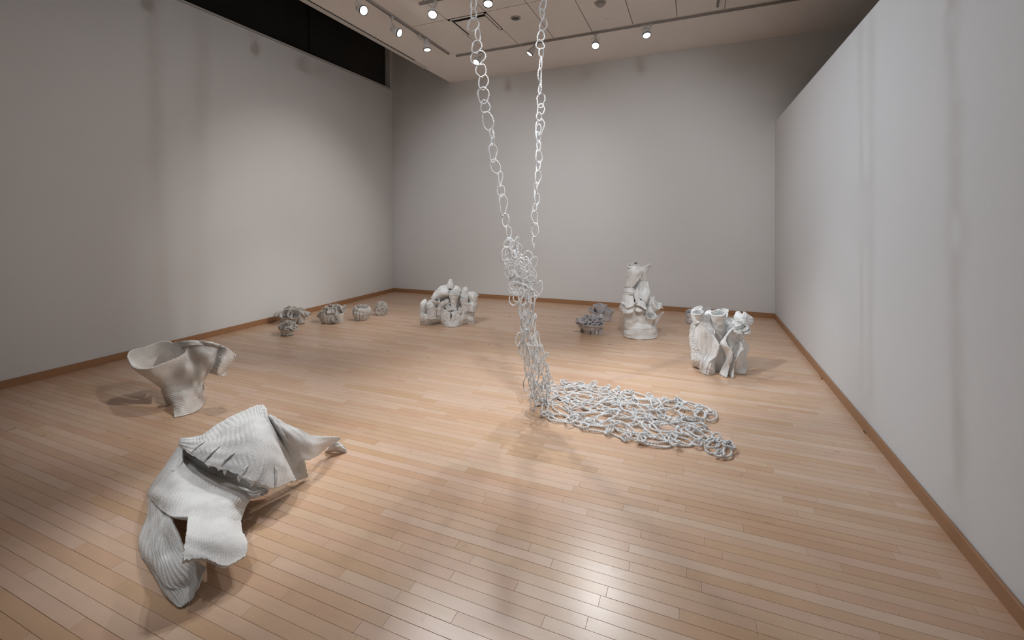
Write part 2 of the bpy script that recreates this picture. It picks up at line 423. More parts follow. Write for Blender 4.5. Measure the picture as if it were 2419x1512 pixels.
def head(mount, lens, aim, watts, cone, col, label):
    L_ = Vector(lens); A = Vector(aim)
    dr = (A - L_).normalized()
    t = thing('track_spotlight', label, 'spotlight', (mount[0], mount[1], TZ), 'ceiling track spotlights')
    mx, my = mount
    MB().box((mx - 0.02, my - 0.02, TZ - 0.03), (mx + 0.02, my + 0.02, TZ + 0.0)).build('adapter', M['can'], t)
    # can from back to lens
    back = L_ - dr * 0.15
    piv = L_ - dr * 0.085
    side = dr.cross(Vector((0, 0, 1)))
    side = side.normalized() if side.length > 0.05 else Vector((1, 0, 0))
    MB().tube([(mx, my, TZ - 0.03), (mx, my, TZ - 0.06), tuple(piv + Vector((0, 0, 0.075)) * 0.6 + (Vector((mx, my, TZ - 0.08)) - piv) * 0.2), tuple(piv + side * 0.0)], 0.008, 8).build('stem', M['can'], t)
    yk = MB()
    for sgn in (-1, 1):
        yk.tube([tuple(piv + side * 0.055 * sgn), tuple(piv + side * 0.06 * sgn + Vector((0, 0, 0.06))), tuple(piv + Vector((0, 0, 0.075)))], 0.005, 6)
    yk.build('yoke', M['can'], t)
    MB().lathe(back, dr, [(0, 0.022), (0.01, 0.03), (0.06, 0.036), (0.085, 0.05), (0.15, 0.057)], 24, True).build('lamp_can', M['can'], t, True)
    MB().lathe(L_, dr, [(-0.004, 0.058), (0.012, 0.058), (0.012, 0.050), (0.0, 0.048)], 24, False).build('rim', M['canin'], t, True)
    MB().lathe(L_, dr, [(0.001, 0.0495), (0.004, 0.047), (0.008, 0.03), (0.010, 0.008)], 24, True).build('lens', M['lens'], t, True)
    ld = bpy.data.lights.new('spot_beam', 'SPOT')
    ld.energy = watts
    ld.color = col
    ld.spot_size = math.radians(cone)
    ld.spot_blend = 1.0
    ld.shadow_soft_size = 0.2 if aim[1] > 7 else (0.09 if aim[0] < -5.5 else 0.05)
    lo = bpy.data.objects.new('spot_beam', ld)
    link(lo, t)
    lo.matrix_parent_inverse = Matrix()
    lo.location = (L_ + dr * 0.03) - t.location
    lo.rotation_mode = 'QUATERNION'
    lo.rotation_quaternion = dr.to_track_quat('-Z', 'Y')
for h_ in HEADS:
    head(*h_)

# ------------------------------------------------------------------ clay sheets
def cr_axis(P, n, axis, cyclic=False):
    """Catmull-Rom resample of control array P along axis to n samples"""
    P = np.moveaxis(P, axis, 0)
    m = P.shape[0]
    if cyclic:
        tt = np.linspace(0, m, n, endpoint=False)
        i = np.floor(tt).astype(int); f = tt - i
        g = lambda k: P[(i + k) % m]
    else:
        if m == 1:
            return np.moveaxis(np.repeat(P, n, 0), 0, axis)
        Q = np.concatenate([[2 * P[0] - P[1]], P, [2 * P[-1] - P[-2]]])
        tt = np.linspace(0, m - 1, n)
        i = np.minimum(np.floor(tt).astype(int), m - 2); f = tt - i
        g = lambda k: Q[i + 1 + k]
    f = f.reshape(-1, *([1] * (P.ndim - 1)))
    p0, p1, p2, p3 = g(-1), g(0), g(1), g(2)
    R = 0.5 * (2 * p1 + (-p0 + p2) * f + (2 * p0 - 5 * p1 + 4 * p2 - p3) * f ** 2 + (-p0 + 3 * p1 - 3 * p2 + p3) * f ** 3)
    return np.moveaxis(R, 0, axis)

class Noise:
    def __init__(s, seed, k=7, fmax=6, cyc=False):
        r = np.random.RandomState(seed)
        s.fx = r.uniform(-fmax, fmax, k)
        s.fy = r.randint(-int(fmax), int(fmax) + 1, k) if cyc else r.uniform(-fmax, fmax, k)
        s.ph = r.uniform(0, 6.28, k)
    def __call__(s, v, u):
        return sum(np.sin(2 * np.pi * (a * v + b * u) + c) for a, b, c in zip(s.fx, s.fy, s.ph)) / len(s.fx) ** 0.5

def surf(name, mat, parent, P, cyclic=False, thick=0.012, seed=0, lump=0.003, ridge=0.0, nridge=20, rdir='v', rag=0.003, clamp=True, nfreq=5, rmask=None):
    """thickened sheet from a dense grid P[v,u,3]"""
    nv, nu = P.shape[:2]
    V, U_ = np.meshgrid(np.linspace(0, 1, nv), np.linspace(0, 1, nu, endpoint=not cyclic), indexing='ij')
    if cyclic:
        du = np.roll(P, -1, 1) - np.roll(P, 1, 1)
    else:
        du = np.gradient(P, axis=1)
    dv = np.gradient(P, axis=0)
    def nrm(x):
        return x / np.maximum(np.linalg.norm(x, axis=-1, keepdims=True), 1e-9)
    Nn = nrm(np.cross(du, dv))
    ns = Noise(seed, 8, nfreq, cyclic); nw = Noise(seed + 50, 6, 4, cyclic)
    disp = lump * ns(V, U_)
    if ridge:
        c = V if rdir == 'v' else U_
        ph = 2 * np.pi * (nridge * c + (0.45 * nw(V, U_) if not (rdir == 'u' and cyclic) else 0))
        rm = 1.0 if rmask is None else np.clip((V - rmask[0]) / (rmask[1] - rmask[0]), 0.06, 1)
        disp = disp + rm * ridge * (1 - np.abs(np.sin(ph / 2)) ** 0.6 * 1.0) * (0.75 + 0.4 * ns(U_, V)) * -1.4
    P = P + Nn * disp[..., None]
    # ragged borders
    if rag:
        e = Noise(seed + 9, 10, 15, cyclic)
        tv, tu = nrm(dv), nrm(du)
        for q in range(5):
            w = 0.6 * rag * (1 - q / 5.0)
            a = np.linspace(0, 1, nu)
            P[-1 - q] += tv[-1 - q] * (w * e(0.3, a))[:, None]
            P[q] -= tv[q] * (w * e(0.7, a))[:, None]
            if not cyclic:
                b = np.linspace(0, 1, nv)
                P[:, -1 - q] += tu[:, -1 - q] * (w * e(b, 0.1))[:, None]
                P[:, q] -= tu[:, q] * (w * e(b, 0.6))[:, None]
    A = P + Nn * thick / 2; B = P - Nn * thick / 2
    verts = np.concatenate([A.reshape(-1, 3), B.reshape(-1, 3)])
    if clamp:
        verts[:, 2] = np.maximum(verts[:, 2], 0.0015)
    idx = np.arange(nv * nu).reshape(nv, nu)
    nxt = np.roll(idx, -1, 1) if cyclic else idx[:, 1:]
    cur = idx if cyclic else idx[:, :-1]
    q = np.stack([cur[:-1], nxt[:-1], nxt[1:], cur[1:]], -1).reshape(-1, 4)
    off = nv * nu
    fs = [q, q[:, ::-1] + off]
    def rimf(a, b):
        fs.append(np.stack([a, a + off, b + off, b], -1))
    rimf(cur[0], nxt[0]); rimf(nxt[-1], cur[-1])
    if not cyclic:
        rimf(idx[1:, 0], idx[:-1, 0]); rimf(idx[:-1, -1], idx[1:, -1])
    return mesh_obj(name, verts, np.concatenate(fs), mat, parent)

class Frame:
    """turns crop pixels of one sculpture into points at a stated distance or height"""
    def __init__(s, scale, ox, oy, base=None):
        s.k, s.ox, s.oy = scale, ox, oy
        s.D = floor_depth(ox + base[0] / scale, oy + base[1] / scale) if base else 0
        s.m = s.D / F_PX / scale          # metres per crop pixel
    def px(s, x, y):
        return s.ox + x / s.k, s.oy + y / s.k
    def d(s, c):                           # third value: distance offset or 'f' = on the floor
        a, b = s.px(c[0], c[1])
        if c[2] == 'f':
            return on_z(a, b, 0.004)
        return at_depth(a, b, s.D + c[2])
    def z(s, c):                           # third value: height
        return on_z(*s.px(c[0], c[1]), c[2])
    def grid(s, rows, mode='d'):
        g = s.d if mode == 'd' else s.z
        return np.array([[g(c) for c in r] for r in rows])

def sheet(fr, name, mat, parent, rows, mode='d', nv=48, nu=48, **kw):
    P = fr.grid(rows, mode) if fr else np.array(rows)
    P = cr_axis(cr_axis(P, nv, 0), nu, 1)
    return surf(name, mat, parent, P, **kw)

def frames(C):
    T = np.gradient(C, axis=0)
    T /= np.maximum(np.linalg.norm(T, axis=1, keepdims=True), 1e-9)
    ref = RT
    E1 = []
    for t_ in T:
        e = ref - t_ * (ref @ t_)
        if np.linalg.norm(e) < 0.1:
            e = np.array([0, 0, 1.0]) - t_ * t_[2]
        e /= np.linalg.norm(e); E1.append(e); 
    E1 = np.array(E1)
    return T, E1, np.cross(T, E1)

def cup(fr, name, mat, parent, b, m, r0, r1, bend=None, flare=2.0, lip=0.1, waves=4, oval=1.0, seed=0, n=40, rings=22, thick=0.008, turn=0.0, **kw):
    """open funnel from base b to mouth m, radii in crop pixels"""
    B_, M_ = fr.d(b), fr.d(m)
    t = np.linspace(0, 1, rings)[:, None]
    C_ = fr.d(bend) if bend else (B_ + M_) / 2
    C = (1 - t) ** 2 * B_ + 2 * t * (1 - t) * C_ + t ** 2 * M_
    T, E1, E2 = frames(C)
    r = (r0 + (r1 - r0) * t[:, 0] ** flare) * fr.m
    rs = np.random.RandomState(seed)
    a = np.linspace(0, 2 * np.pi, n, endpoint=False)
    ph = rs.uniform(0, 6.28, 3)
    wob = 1 + lip * np.clip((t - 0.35) / 0.65, 0, 1) ** 1.5 * (np.sin(waves * a + ph[0]) + 0.5 * np.sin((waves + 2) * a + ph[1]))
    up = lip * 0.9 * (r1 * fr.m) * np.clip((t - 0.5) / 0.5, 0, 1) ** 2 * np.sin((waves - 1) * a + ph[2])
    rr = r[:, None] * wob
    ca, sa = np.cos(a + turn), np.sin(a + turn) * oval
    P = C[:, None] + E1[:, None] * (rr * ca)[..., None] + E2[:, None] * (rr * sa)[..., None] + T[:, None] * up[..., None]
    return surf(name, mat, parent, P, cyclic=True, thick=thick, seed=seed, **kw)

def lathe_px(fr, name, mat, parent, rings, n=48, nv=40, depth=0.8, thick=0.01, **kw):
    """stack of rings (x, y, distance offset, radius in crop pixels)"""
    C = np.array([fr.d(r[:3]) for r in rings]); R = np.array([[r[3] * fr.m] for r in rings])
    C = cr_axis(C, nv, 0); R = np.maximum(cr_axis(R, nv, 0), 0.0005)
    a = np.linspace(0, 2 * np.pi, n, endpoint=False)
    fh = np.array([FW[0], FW[1], 0]); fh /= np.linalg.norm(fh)
    P = C[:, None] + (R * np.cos(a))[..., None] * RT + (R * np.sin(a) * depth)[..., None] * fh
    return surf(name, mat, parent, P, cyclic=True, thick=thick, **kw)

def base_loc(fr, x, y):
    return tuple(on_z(*fr.px(x, y), 0.0))

# ------------------------------------------------------------------ draped form in the foreground
fr = Frame(2.8, 300, 920)
t = thing('draped_sculpture', 'large white ribbed clay drape with a slit, lying nearest the camera', 'sculpture', base_loc(fr, 560, 800))
MW = M['white']
canopy = [[(360, 330, .22), (352, 345, .215), (355, 360, .21), (365, 378, .20)],
          [(455, 318, .26), (450, 350, .27), (430, 395, .255), (405, 415, .235)],
          [(520, 295, .30), (520, 340, .305), (490, 400, .285), (470, 455, .255)],
          [(600, 240, .33), (620, 320, .335), (600, 420, .305), (560, 510, .26)],
          [(710, 178, .38), (730, 290, .37), (720, 430, .315), (690, 545, .255)],
          [(800, 138, .41), (830, 270, .385), (830, 430, .31), (780, 595, .23)],
          [(870, 110, .43), (905, 280, .365), (930, 430, .285), (880, 635, .185)],
          [(905, 118, .43), (940, 300, .345), (985, 460, .245), (960, 660, .14)],
          [(915, 150, .42), (965, 320, .32), (1035, 500, .19), (1060, 620, .10)],
          [(918, 195, .40), (985, 340, .30), (1055, 500, .155), (1110, 605, .055)]]
cano = sheet(fr, 'canopy', MW, t, canopy, 'z', nv=170, nu=90, thick=0.018, seed=3, lump=0.002, ridge=0.0016, nridge=30, rdir='v', rag=0.006)
sheet(fr, 'throat', MW, t, [
    [(350, 355, .19), (430, 405, .18), (530, 465, .17), (640, 515, .15), (760, 555, .12), (860, 595, .09), (950, 630, .06)],
    [(335, 440, .15), (420, 490, .11), (520, 545, .09), (630, 600, .08), (740, 640, .06), (840, 680, .045), (935, 676, .04)],
    [(300, 540, .17), (400, 565, .16), (520, 600, .15), (620, 650, .14), (735, 668, .12), (815, 712, .09), (920, 680, .03)]],
    'z', nv=40, nu=80, thick=0.014, seed=4, lump=0.003, rag=0.0)
sheet(fr, 'body', MW, t, [
    [(340, 385, .19), (360, 470, .17), (420, 555, .16), (520, 600, .15), (620, 648, .14), (735, 668, .12), (815, 712, .09)],
    [(250, 520, .10), (300, 590, .16), (400, 650, .18), (510, 680, .18), (620, 700, .17), (720, 730, .14), (797, 750, .085)],
    [(165, 640, .02), (220, 680, .12), (330, 740, .17), (450, 770, .18), (560, 790, .17), (670, 800, .15), (768, 805, .08)],
    [(147, 692, .0), (185, 750, .08), (292, 842, .15), (398, 858, .18), (530, 872, .17), (650, 872, .15), (742, 882, .08)]],
    'z', nv=80, nu=160, thick=0.016, seed=5, lump=0.0022, nfreq=3, ridge=0.0018, nridge=36, rdir='u', rag=0.002)
sheet(fr, 'front_panel', MW, t, [
    [(398, 856, .18), (530, 868, .17), (650, 868, .15), (742, 878, .08)],
    [(393, 950, .19), (530, 960, .185), (660, 950, .155), (750, 940, .09)],
    [(380, 1045, .185), (520, 1050, .172), (660, 1040, .145), (787, 1030, .09)],
    [(368, 1140, .165), (510, 1130, .148), (640, 1178, .105), (776, 1112, .075)]],
    'z', nv=90, nu=110, thick=0.018, seed=6, lump=0.0022, nfreq=3, ridge=0.0014, nridge=26, rdir='u', rag=0.003)
sheet(fr, 'leg', MW, t, [
    [(152, 662, .0), (198, 715, .065), (248, 770, .105), (302, 815, .13)],
    [(150, 800, .0), (200, 850, .07), (255, 890, .11), (312, 905, .14)],
    [(112, 930, .0), (180, 960, .06), (260, 990, .09), (345, 990, .12)],
    [(87, 1010, .0), (170, 1060, .05), (270, 1080, .08), (385, 1070, .10)],
    [(112, 1095, .0), (200, 1160, .05), (310, 1170, .08), (440, 1130, .10)],
    [(182, 1185, .0), (250, 1260, .03), (350, 1260, .06), (512, 1180, .07)],
    [(242, 1310, .0), (310, 1350, .02), (400, 1320, .03), (478, 1290, .04)],
    [(345, 1425, .0), (368, 1436, .003), (395, 1425, .006), (435, 1385, .012)]],
    'z', nv=150, nu=110, thick=0.018, seed=7, lump=0.003, ridge=0.0032, nridge=15, nfreq=3, rdir='u', rag=0.005)
sheet(fr, 'gore', MW, t, [
    [(920, 185, .40), (932, 182, .39), (945, 170, .41)],
    [(985, 330, .30), (1010, 310, .28), (1040, 300, .31)],
    [(1040, 470, .17), (1075, 440, .17), (1115, 400, .20)],
    [(1080, 570, .08), (1120, 530, .08), (1172, 465, .13)],
    [(1110, 605, .03), (1150, 592, .02), (1195, 575, .02)]],
    'z', nv=80, nu=50, thick=0.014, seed=8, lump=0.002, ridge=0.0022, nridge=8, rdir='u', rag=0.004)
sheet(fr, 'wing', MW, t, [
    [(945, 165, .41), (1000, 250, .345), (1040, 305, .305)],
    [(1010, 205, .37), (1060, 290, .31), (1105, 400, .20)],
    [(1080, 240, .33), (1130, 320, .26), (1172, 462, .13)],
    [(1220, 303, .22), (1220, 370, .18), (1240, 450, .09)],
    [(1340, 310, .14), (1320, 345, .12), (1300, 398, .06)],
    [(1415, 318, .09), (1395, 335, .08), (1350, 362, .07)]],
    'z', nv=110, nu=70, thick=0.014, seed=9, lump=0.0012, nfreq=3, ridge=0.0008, nridge=26, rdir='v', rag=0.005)
sheet(fr, 'curled_tip', M['cream'], t, [
    [(1350, 362, .065), (1330, 390, .04), (1310, 412, .0)],
    [(1395, 350, .06), (1385, 380, .05), (1370, 408, .01)],
    [(1435, 378, .035), (1448, 396, .02), (1452, 418, .0)]],
    'z', nv=40, nu=30, thick=0.012, seed=10, lump=0.002, rag=0.004)
rows = []
for c in canopy:
    p = fr.z(c[0]); away = p - CAM; away[2] = 0; away /= np.linalg.norm(away)
    rows.append([p, p + away * 0.09 - np.array([0, 0, p[2] * 0.45]), np.array([*(p + away * 0.16)[:2], 0.004])])
sheet(None, 'back_panel', MW, t, rows, nv=80, nu=40, thick=0.016, seed=11, lump=0.003, ridge=0.002, nridge=24, rdir='v', rag=0.004)
_cp = cr_axis(cr_axis(fr.grid(canopy, 'z'), 120, 0), 80, 1)
_cu, _cv = np.gradient(_cp, axis=0), np.gradient(_cp, axis=1)
_cn = np.cross(_cu, _cv); _cn /= np.maximum(np.linalg.norm(_cn, axis=-1, keepdims=True), 1e-9)
_cn = _cn * np.sign(_cn[..., 2:3] + 1e-6)
_pp = project(_cp)
def on_canopy(x, y):
    q = np.array(fr.px(x, y))
    i = np.argmin(((_pp - q) ** 2).sum(-1)); i = np.unravel_index(i, _pp.shape[:2])
    return _cp[i], _cn[i]
def fin(pts, w, seed):
    """raised curled lip of a slit across the canopy"""
    rows = []
    for (x, y), k in zip(pts, (0.1, 0.8, 1.1, 1.0, 0.7)):
        p, n_ = on_canopy(x, y)
        rows.append([p - n_ * 0.006 - RT * 0.010, p + n_ * w * 0.55 * k - RT * 0.002, p + n_ * w * 0.75 * k + RT * 0.010 * k])
    sheet(None, 'fin', MW, cano, rows, nv=30, nu=12, thick=0.005, seed=seed, lump=0.0008, rag=0.0015)
fin([(542, 325), (520, 355), (480, 385), (450, 412), (432, 432)], 0.020, 30)
fin([(635, 370), (612, 388), (572, 422), (540, 455), (520, 485)], 0.022, 31)
fin([(730, 392), (714, 425), (680, 452), (650, 478), (628, 505)], 0.022, 32)
fin([(800, 490), (790, 510), (778, 530), (766, 552), (752, 575)], 0.014, 33)
fin([(897, 460), (887, 495), (877, 530), (868, 570), (855, 612)], 0.014, 34)
fin([(965, 495), (968, 525), (972, 560), (976, 595), (975, 635)], 0.012, 35)
for (x, y, x2, y2, r_) in ((742, 570, 737, 612, .011), (832, 612, 823, 646, .012), (602, 518, 603, 538, .008), (526, 484, 536, 516, .009), (648, 532, 642, 566, .009)):
    p, n_ = on_canopy(x, y)
    b = fr.z((x2, y2, p[2] - 0.05)); d_ = b - p; L0 = np.linalg.norm(d_)
    MB().lathe(p - d_ * 0.1 - n_ * 0.006, d_, [(0, r_ * 0.3), (0.2 * L0, r_), (0.6 * L0, r_ * 0.7), (1.1 * L0, 0.0015)], 12).build('spike', MW, cano, True)
rows = [[fr.z(c) for c in r] for r in ([(352, 372, .20), (362, 378, .205)], [(352, 430, .185), (366, 436, .19)], [(350, 480, .175), (362, 492, .18)], [(330, 520, .165), (340, 530, .168)], [(312, 540, .155), (318, 548, .155)])]
sheet(None, 'pleat', MW, cano, rows, nv=30, nu=8, thick=0.016, seed=36, lump=0.001)

# ------------------------------------------------------------------ flared vessel behind it
fr = Frame(6.575, 280, 780)
t = thing('flared_vessel', 'white flared torso-like clay vessel with a drooping ribbed wing beside the left wall', 'sculpture', base_loc(fr, 1000, 1250))
MC = M['cream']
sheet(fr, 'front_body', MC, t, [
    [(140, 410, .385), (230, 578, .355), (460, 596, .36), (740, 500, .395), (1010, 368, .44), (1085, 250, .495), (1250, 235, .51), (1450, 238, .51), (1605, 245, .50)],
    [(195, 520, .32), (300, 640, .30), (520, 690, .30), (800, 600, .33), (1030, 480, .385), (1120, 400, .42), (1280, 380, .445), (1430, 380, .445), (1560, 340, .445)],
    [(430, 720, .235), (520, 770, .235), (660, 780, .235), (860, 720, .26), (1040, 610, .325), (1170, 550, .345), (1290, 520, .365), (1390, 520, .37), (1490, 500, .38)],
    [(600, 850, .17), (660, 870, .172), (760, 870, .18), (920, 820, .205), (1070, 740, .25), (1190, 715, .265), (1280, 700, .275), (1360, 670, .285), (1440, 597, .33)],
    [(720, 940, .14), (770, 945, .145), (850, 930, .155), (960, 890, .17), (1070, 850, .19), (1160, 830, .205), (1240, 810, .21), (1290, 800, .215), (1340, 770, .225)],
    [(775, 1030, .11), (820, 1035, .115), (900, 1030, .125), (990, 1000, .14), (1080, 980, .145), (1160, 950, .15), (1230, 940, .152), (1280, 935, .15), (1328, 930, .15)],
    [(830, 1120, .08), (870, 1125, .085), (940, 1120, .09), (1020, 1105, .095), (1095, 1080, .097), (1165, 1055, .10), (1230, 1035, .10), (1280, 1027, .10), (1325, 1020, .10)],
    [(862, 1220, .045), (900, 1225, .047), (965, 1220, .05), (1040, 1205, .05), (1115, 1185, .05), (1180, 1155, .05), (1240, 1125, .05), (1290, 1100, .05), (1342, 1080, .05)],
    [(870, 1360, .002), (930, 1350, .002), (1000, 1335, .002), (1080, 1312, .002), (1150, 1290, .002), (1220, 1250, .002), (1275, 1208, .002), (1305, 1175, .002), (1332, 1140, .002)]],
    'z', nv=190, nu=110, thick=0.012, seed=41, lump=0.0018, nfreq=3, ridge=0.0034, nridge=30, rdir='v', rag=0.003, rmask=(0.42, 0.6))
sheet(fr, 'bowl_back', MC, t, [
    [(142, 415, .385), (165, 332, .405), (300, 285, .415), (410, 262, .42), (600, 192, .445), (780, 175, .455), (830, 205, .46), (1000, 262, .47)],
    [(185, 500, .33), (230, 470, .31), (330, 460, .30), (450, 440, .30), (620, 400, .305), (760, 380, .315), (870, 370, .34), (990, 370, .38)],
    [(360, 640, .26), (400, 600, .24), (450, 590, .22), (530, 580, .215), (660, 560, .215), (780, 540, .22), (880, 520, .24), (980, 500, .29)],
    [(600, 830, .17), (620, 760, .15), (640, 720, .145), (680, 700, .14), (740, 690, .14), (820, 680, .15), (900, 670, .18), (1000, 640, .22)]],
    'z', nv=60, nu=90, thick=0.010, seed=42, lump=0.002, rag=0.002)
sheet(fr, 'wing_top', MC, t, [
    [(830, 205, .465), (900, 180, .50), (1080, 165, .53), (1250, 165, .54), (1420, 188, .54), (1600, 240, .51)],
    [(920, 230, .47), (980, 205, .50), (1110, 195, .525), (1275, 195, .53), (1435, 210, .53), (1601, 243, .508)],
    [(1005, 258, .47), (1060, 242, .50), (1150, 236, .51), (1300, 235, .513), (1450, 238, .51), (1603, 246, .502)]],
    'z', nv=40, nu=80, thick=0.010, seed=45, lump=0.002, ridge=0.002, nridge=7, rdir='v', rag=0.003)
sheet(fr, 'wing_flap', M['white'], t, [
    [(1600, 243, .51), (1690, 280, .505), (1765, 330, .47), (1824, 395, .43)],
    [(1560, 330, .46), (1640, 370, .46), (1730, 430, .42), (1802, 460, .39)],
    [(1510, 450, .40), (1590, 500, .40), (1680, 540, .36), (1735, 525, .345)],
    [(1460, 570, .34), (1540, 640, .33), (1600, 660, .29), (1680, 620, .285)],
    [(1470, 600, .31), (1550, 690, .28), (1590, 708, .26), (1627, 724, .245)]],
    'z', nv=100, nu=60, thick=0.012, seed=46, lump=0.0008, nfreq=2, ridge=0.003, nridge=21, rdir='v', rag=0.002)
sheet(fr, 'rear_leg', MC, t, [
    [(660, 900, .15), (720, 900, .15), (800, 900, .15)],
    [(700, 1010, .08), (750, 1020, .08), (820, 1030, .08)],
    [(745, 1165, .002), (790, 1160, .002), (860, 1140, .002)]], 'z', nv=40, nu=24, thick=0.012, seed=47)
rows = []
for c in ((830, 205, .46), (1080, 165, .53), (1250, 165, .54), (1420, 188, .54), (1600, 240, .51)):
    p = fr.z(c); away = np.array([p[0], p[1], 0]) / np.hypot(p[0], p[1])
    rows.append([p, p + away * 0.05 - np.array([0, 0, .14]), p + away * 0.0 - np.array([0, 0, .26])])
sheet(None, 'wing_back', MC, t, rows, nv=50, nu=40, thick=0.012, seed=48)

# ------------------------------------------------------------------ castle-like cluster before the far wall
fr = Frame(11.63, 970, 650, (1060, 1395))
t = thing('castle_sculpture', 'low white castle-like clay cluster of arches and bulbs before the far wall', 'sculpture', base_loc(fr, 1040, 1330))
K = dict(thick=0.013, lump=0.003)
sheet(fr, 'base_wall', MW, t, [
    [(275, 1000, .02), (420, 1070, -.02), (600, 1080, .02), (780, 1060, .06), (870, 1010, .02)],
    [(268, 1180, .02), (420, 1200, -.04), (600, 1190, .02), (780, 1180, .06), (862, 1180, .02)],
    [(262, 1340, 'f'), (420, 1368, 'f'), (600, 1342, 'f'), (780, 1312, 'f'), (862, 1330, 'f')]], seed=60, ridge=0.004, nridge=7, rag=0.004, **K)
sheet(fr, 'front_bulge', MW, t, [
    [(865, 960, .0), (940, 940, -.04), (1030, 1000, -.06), (1088, 1030, -.06)],
    [(860, 1130, .0), (940, 1130, -.05), (1030, 1130, -.07), (1085, 1140, -.07)],
    [(858, 1250, .0), (940, 1260, -.05), (1030, 1265, -.06), (1100, 1265, -.06)],
    [(865, 1345, 'f'), (940, 1400, 'f'), (1030, 1420, 'f'), (1110, 1426, 'f')]], seed=61, ridge=0.003, nridge=8, rag=0.003, **K)
sheet(fr, 'front_bulge', MW, t, [
    [(1105, 1025, -.06), (1180, 1000, -.05), (1260, 980, -.04), (1335, 1010, -.02)],
    [(1142, 1120, -.07), (1200, 1120, -.07), (1270, 1110, -.05), (1350, 1110, -.02)],
    [(1105, 1262, -.06), (1180, 1262, -.07), (1270, 1250, -.05), (1360, 1230, -.02)],
    [(1108, 1426, 'f'), (1200, 1422, 'f'), (1290, 1408, 'f'), (1375, 1372, 'f')]], seed=62, ridge=0.003, nridge=8, rag=0.003, **K)
sheet(fr, 'base_wall', MW, t, [
    [(1345, 1005, .0), (1440, 1000, -.01), (1560, 1010, .02), (1725, 1015, .04)],
    [(1372, 1120, .0), (1450, 1120, -.01), (1560, 1110, .03), (1715, 1110, .05)],
    [(1366, 1250, -.01), (1450, 1230, .0), (1560, 1210, .05), (1740, 1240, .02)],
    [(1370, 1372, 'f'), (1450, 1350, 'f'), (1560, 1334, 'f'), (1750, 1362, 'f')]], seed=63, ridge=0.004, nridge=6, rag=0.004, **K)
lathe_px(fr, 'column', MW, t, [(330, 1220, .06, 70), (330, 1050, .06, 62), (340, 930, .06, 75), (345, 840, .06, 90), (350, 760, .06, 80), (385, 690, .08, 50), (400, 660, .08, 8)], seed=64, ridge=0.003, nridge=9, lump=0.004)
cup(fr, 'goblet', MW, t, (575, 1180, .0), (580, 890, -.02), 120, 132, lip=.05, seed=65, rings=40, ridge=0.003, nridge=8, oval=.8)
lathe_px(fr, 'bulb', MW, t, [(560, 930, -.03, 95), (550, 860, -.03, 108), (540, 790, -.03, 90), (545, 730, -.02, 55), (550, 705, -.02, 6)], seed=66, lump=0.003)
cup(fr, 'spout', MW, t, (560, 800, .02), (735, 660, -.03), 80, 105, lip=.12, seed=67, rings=30, ridge=0.003, nridge=7)
sheet(fr, 'arch', MW, t, [
    [(560, 630, .08), (680, 440, .10), (830, 315, .12), (1000, 268, .12), (1050, 280, .10)],
    [(620, 640, .02), (740, 520, -.01), (860, 430, -.03), (1000, 400, -.03), (1050, 420, .0)],
    [(740, 660, .0), (800, 570, -.03), (890, 545, -.06), (1000, 540, -.05), (1045, 545, .0)],
    [(790, 690, .08), (830, 640, .10), (910, 620, .10), (1000, 610, .10), (1045, 600, .10)]], seed=68, ridge=0.002, nridge=8, nv=60, **K)
cup(fr, 'leaf', MW, t, (770, 830, .0), (1050, 720, -.03), 60, 82, lip=.18, seed=69, rings=30, oval=.45, ridge=0.002, nridge=8)
sheet(fr, 'side_panel', MW, t, [
    [(720, 860, .02), (800, 840, -.01), (900, 830, .0), (960, 830, .02)],
    [(690, 960, .02), (780, 950, .0), (870, 930, .02), (930, 900, .02)],
    [(660, 1100, .03), (740, 1100, .02), (830, 1090, .04), (870, 1000, .04)]], seed=70, **K)
cup(fr, 'goblet', MW, t, (1178, 1010, .0), (1188, 500, -.03), 52, 142, flare=1.6, lip=.05, waves=3, seed=71, rings=50, oval=.85, ridge=0.002, nridge=10)
lathe_px(fr, 'hood', MW, t, [(1215, 560, .05, 140), (1218, 480, .05, 168), (1222, 400, .05, 170), (1230, 345, .05, 130), (1220, 312, .05, 60), (1215, 304, .05, 5)], seed=171, lump=0.003, ridge=0.002, nridge=8)
lathe_px(fr, 'bulb', MW, t, [(1090, 360, .0, 78), (1092, 300, .0, 88), (1090, 240, .0, 76), (1093, 180, .0, 50), (1096, 135, .0, 34), (1097, 120, .0, 4)], seed=72, lump=0.002)
cup(fr, 'goblet', MW, t, (1492, 1020, .0), (1470, 640, -.03), 60, 112, flare=2.2, lip=.05, waves=3, seed=73, rings=44, oval=.85, ridge=0.003, nridge=8)
lathe_px(fr, 'bulb', MW, t, [(1478, 680, .03, 80), (1482, 600, .03, 100), (1490, 500, .03, 92), (1500, 420, .03, 84), (1508, 355, .03, 46), (1510, 314, .03, 4)], seed=173, lump=0.003)
cup(fr, 'ruffled_cup', MW, t, (1560, 980, -.02), (1600, 780, -.05), 40, 62, lip=.18, seed=174, rings=24, oval=.6)
sheet(fr, 'slab', MW, t, [
    [(1570, 450, .05), (1680, 462, .03), (1770, 468, .05), (1872, 552, .08)],
    [(1590, 560, .02), (1700, 600, -.04), (1790, 610, .0), (1840, 600, .05)],
    [(1640, 720, .02), (1710, 740, -.03), (1780, 740, .0), (1800, 720, .04)],
    [(1585, 860, .0), (1680, 870, -.05), (1770, 860, -.02), (1826, 860, .04)],
    [(1585, 1000, .0), (1660, 1004, -.05), (1740, 1008, -.02), (1785, 985, .02)]], seed=74, ridge=0.003, nridge=9, rag=0.004, **K)
cup(fr, 'ruffled_cup', MW, t, (1000, 1030, .0), (1070, 880, -.05), 50, 112, lip=.16, waves=5, seed=75, rings=26, oval=.8)
cup(fr, 'stump', MW, t, (1360, 1030, .0), (1372, 890, -.01), 62, 56, lip=.04, seed=76, rings=20)
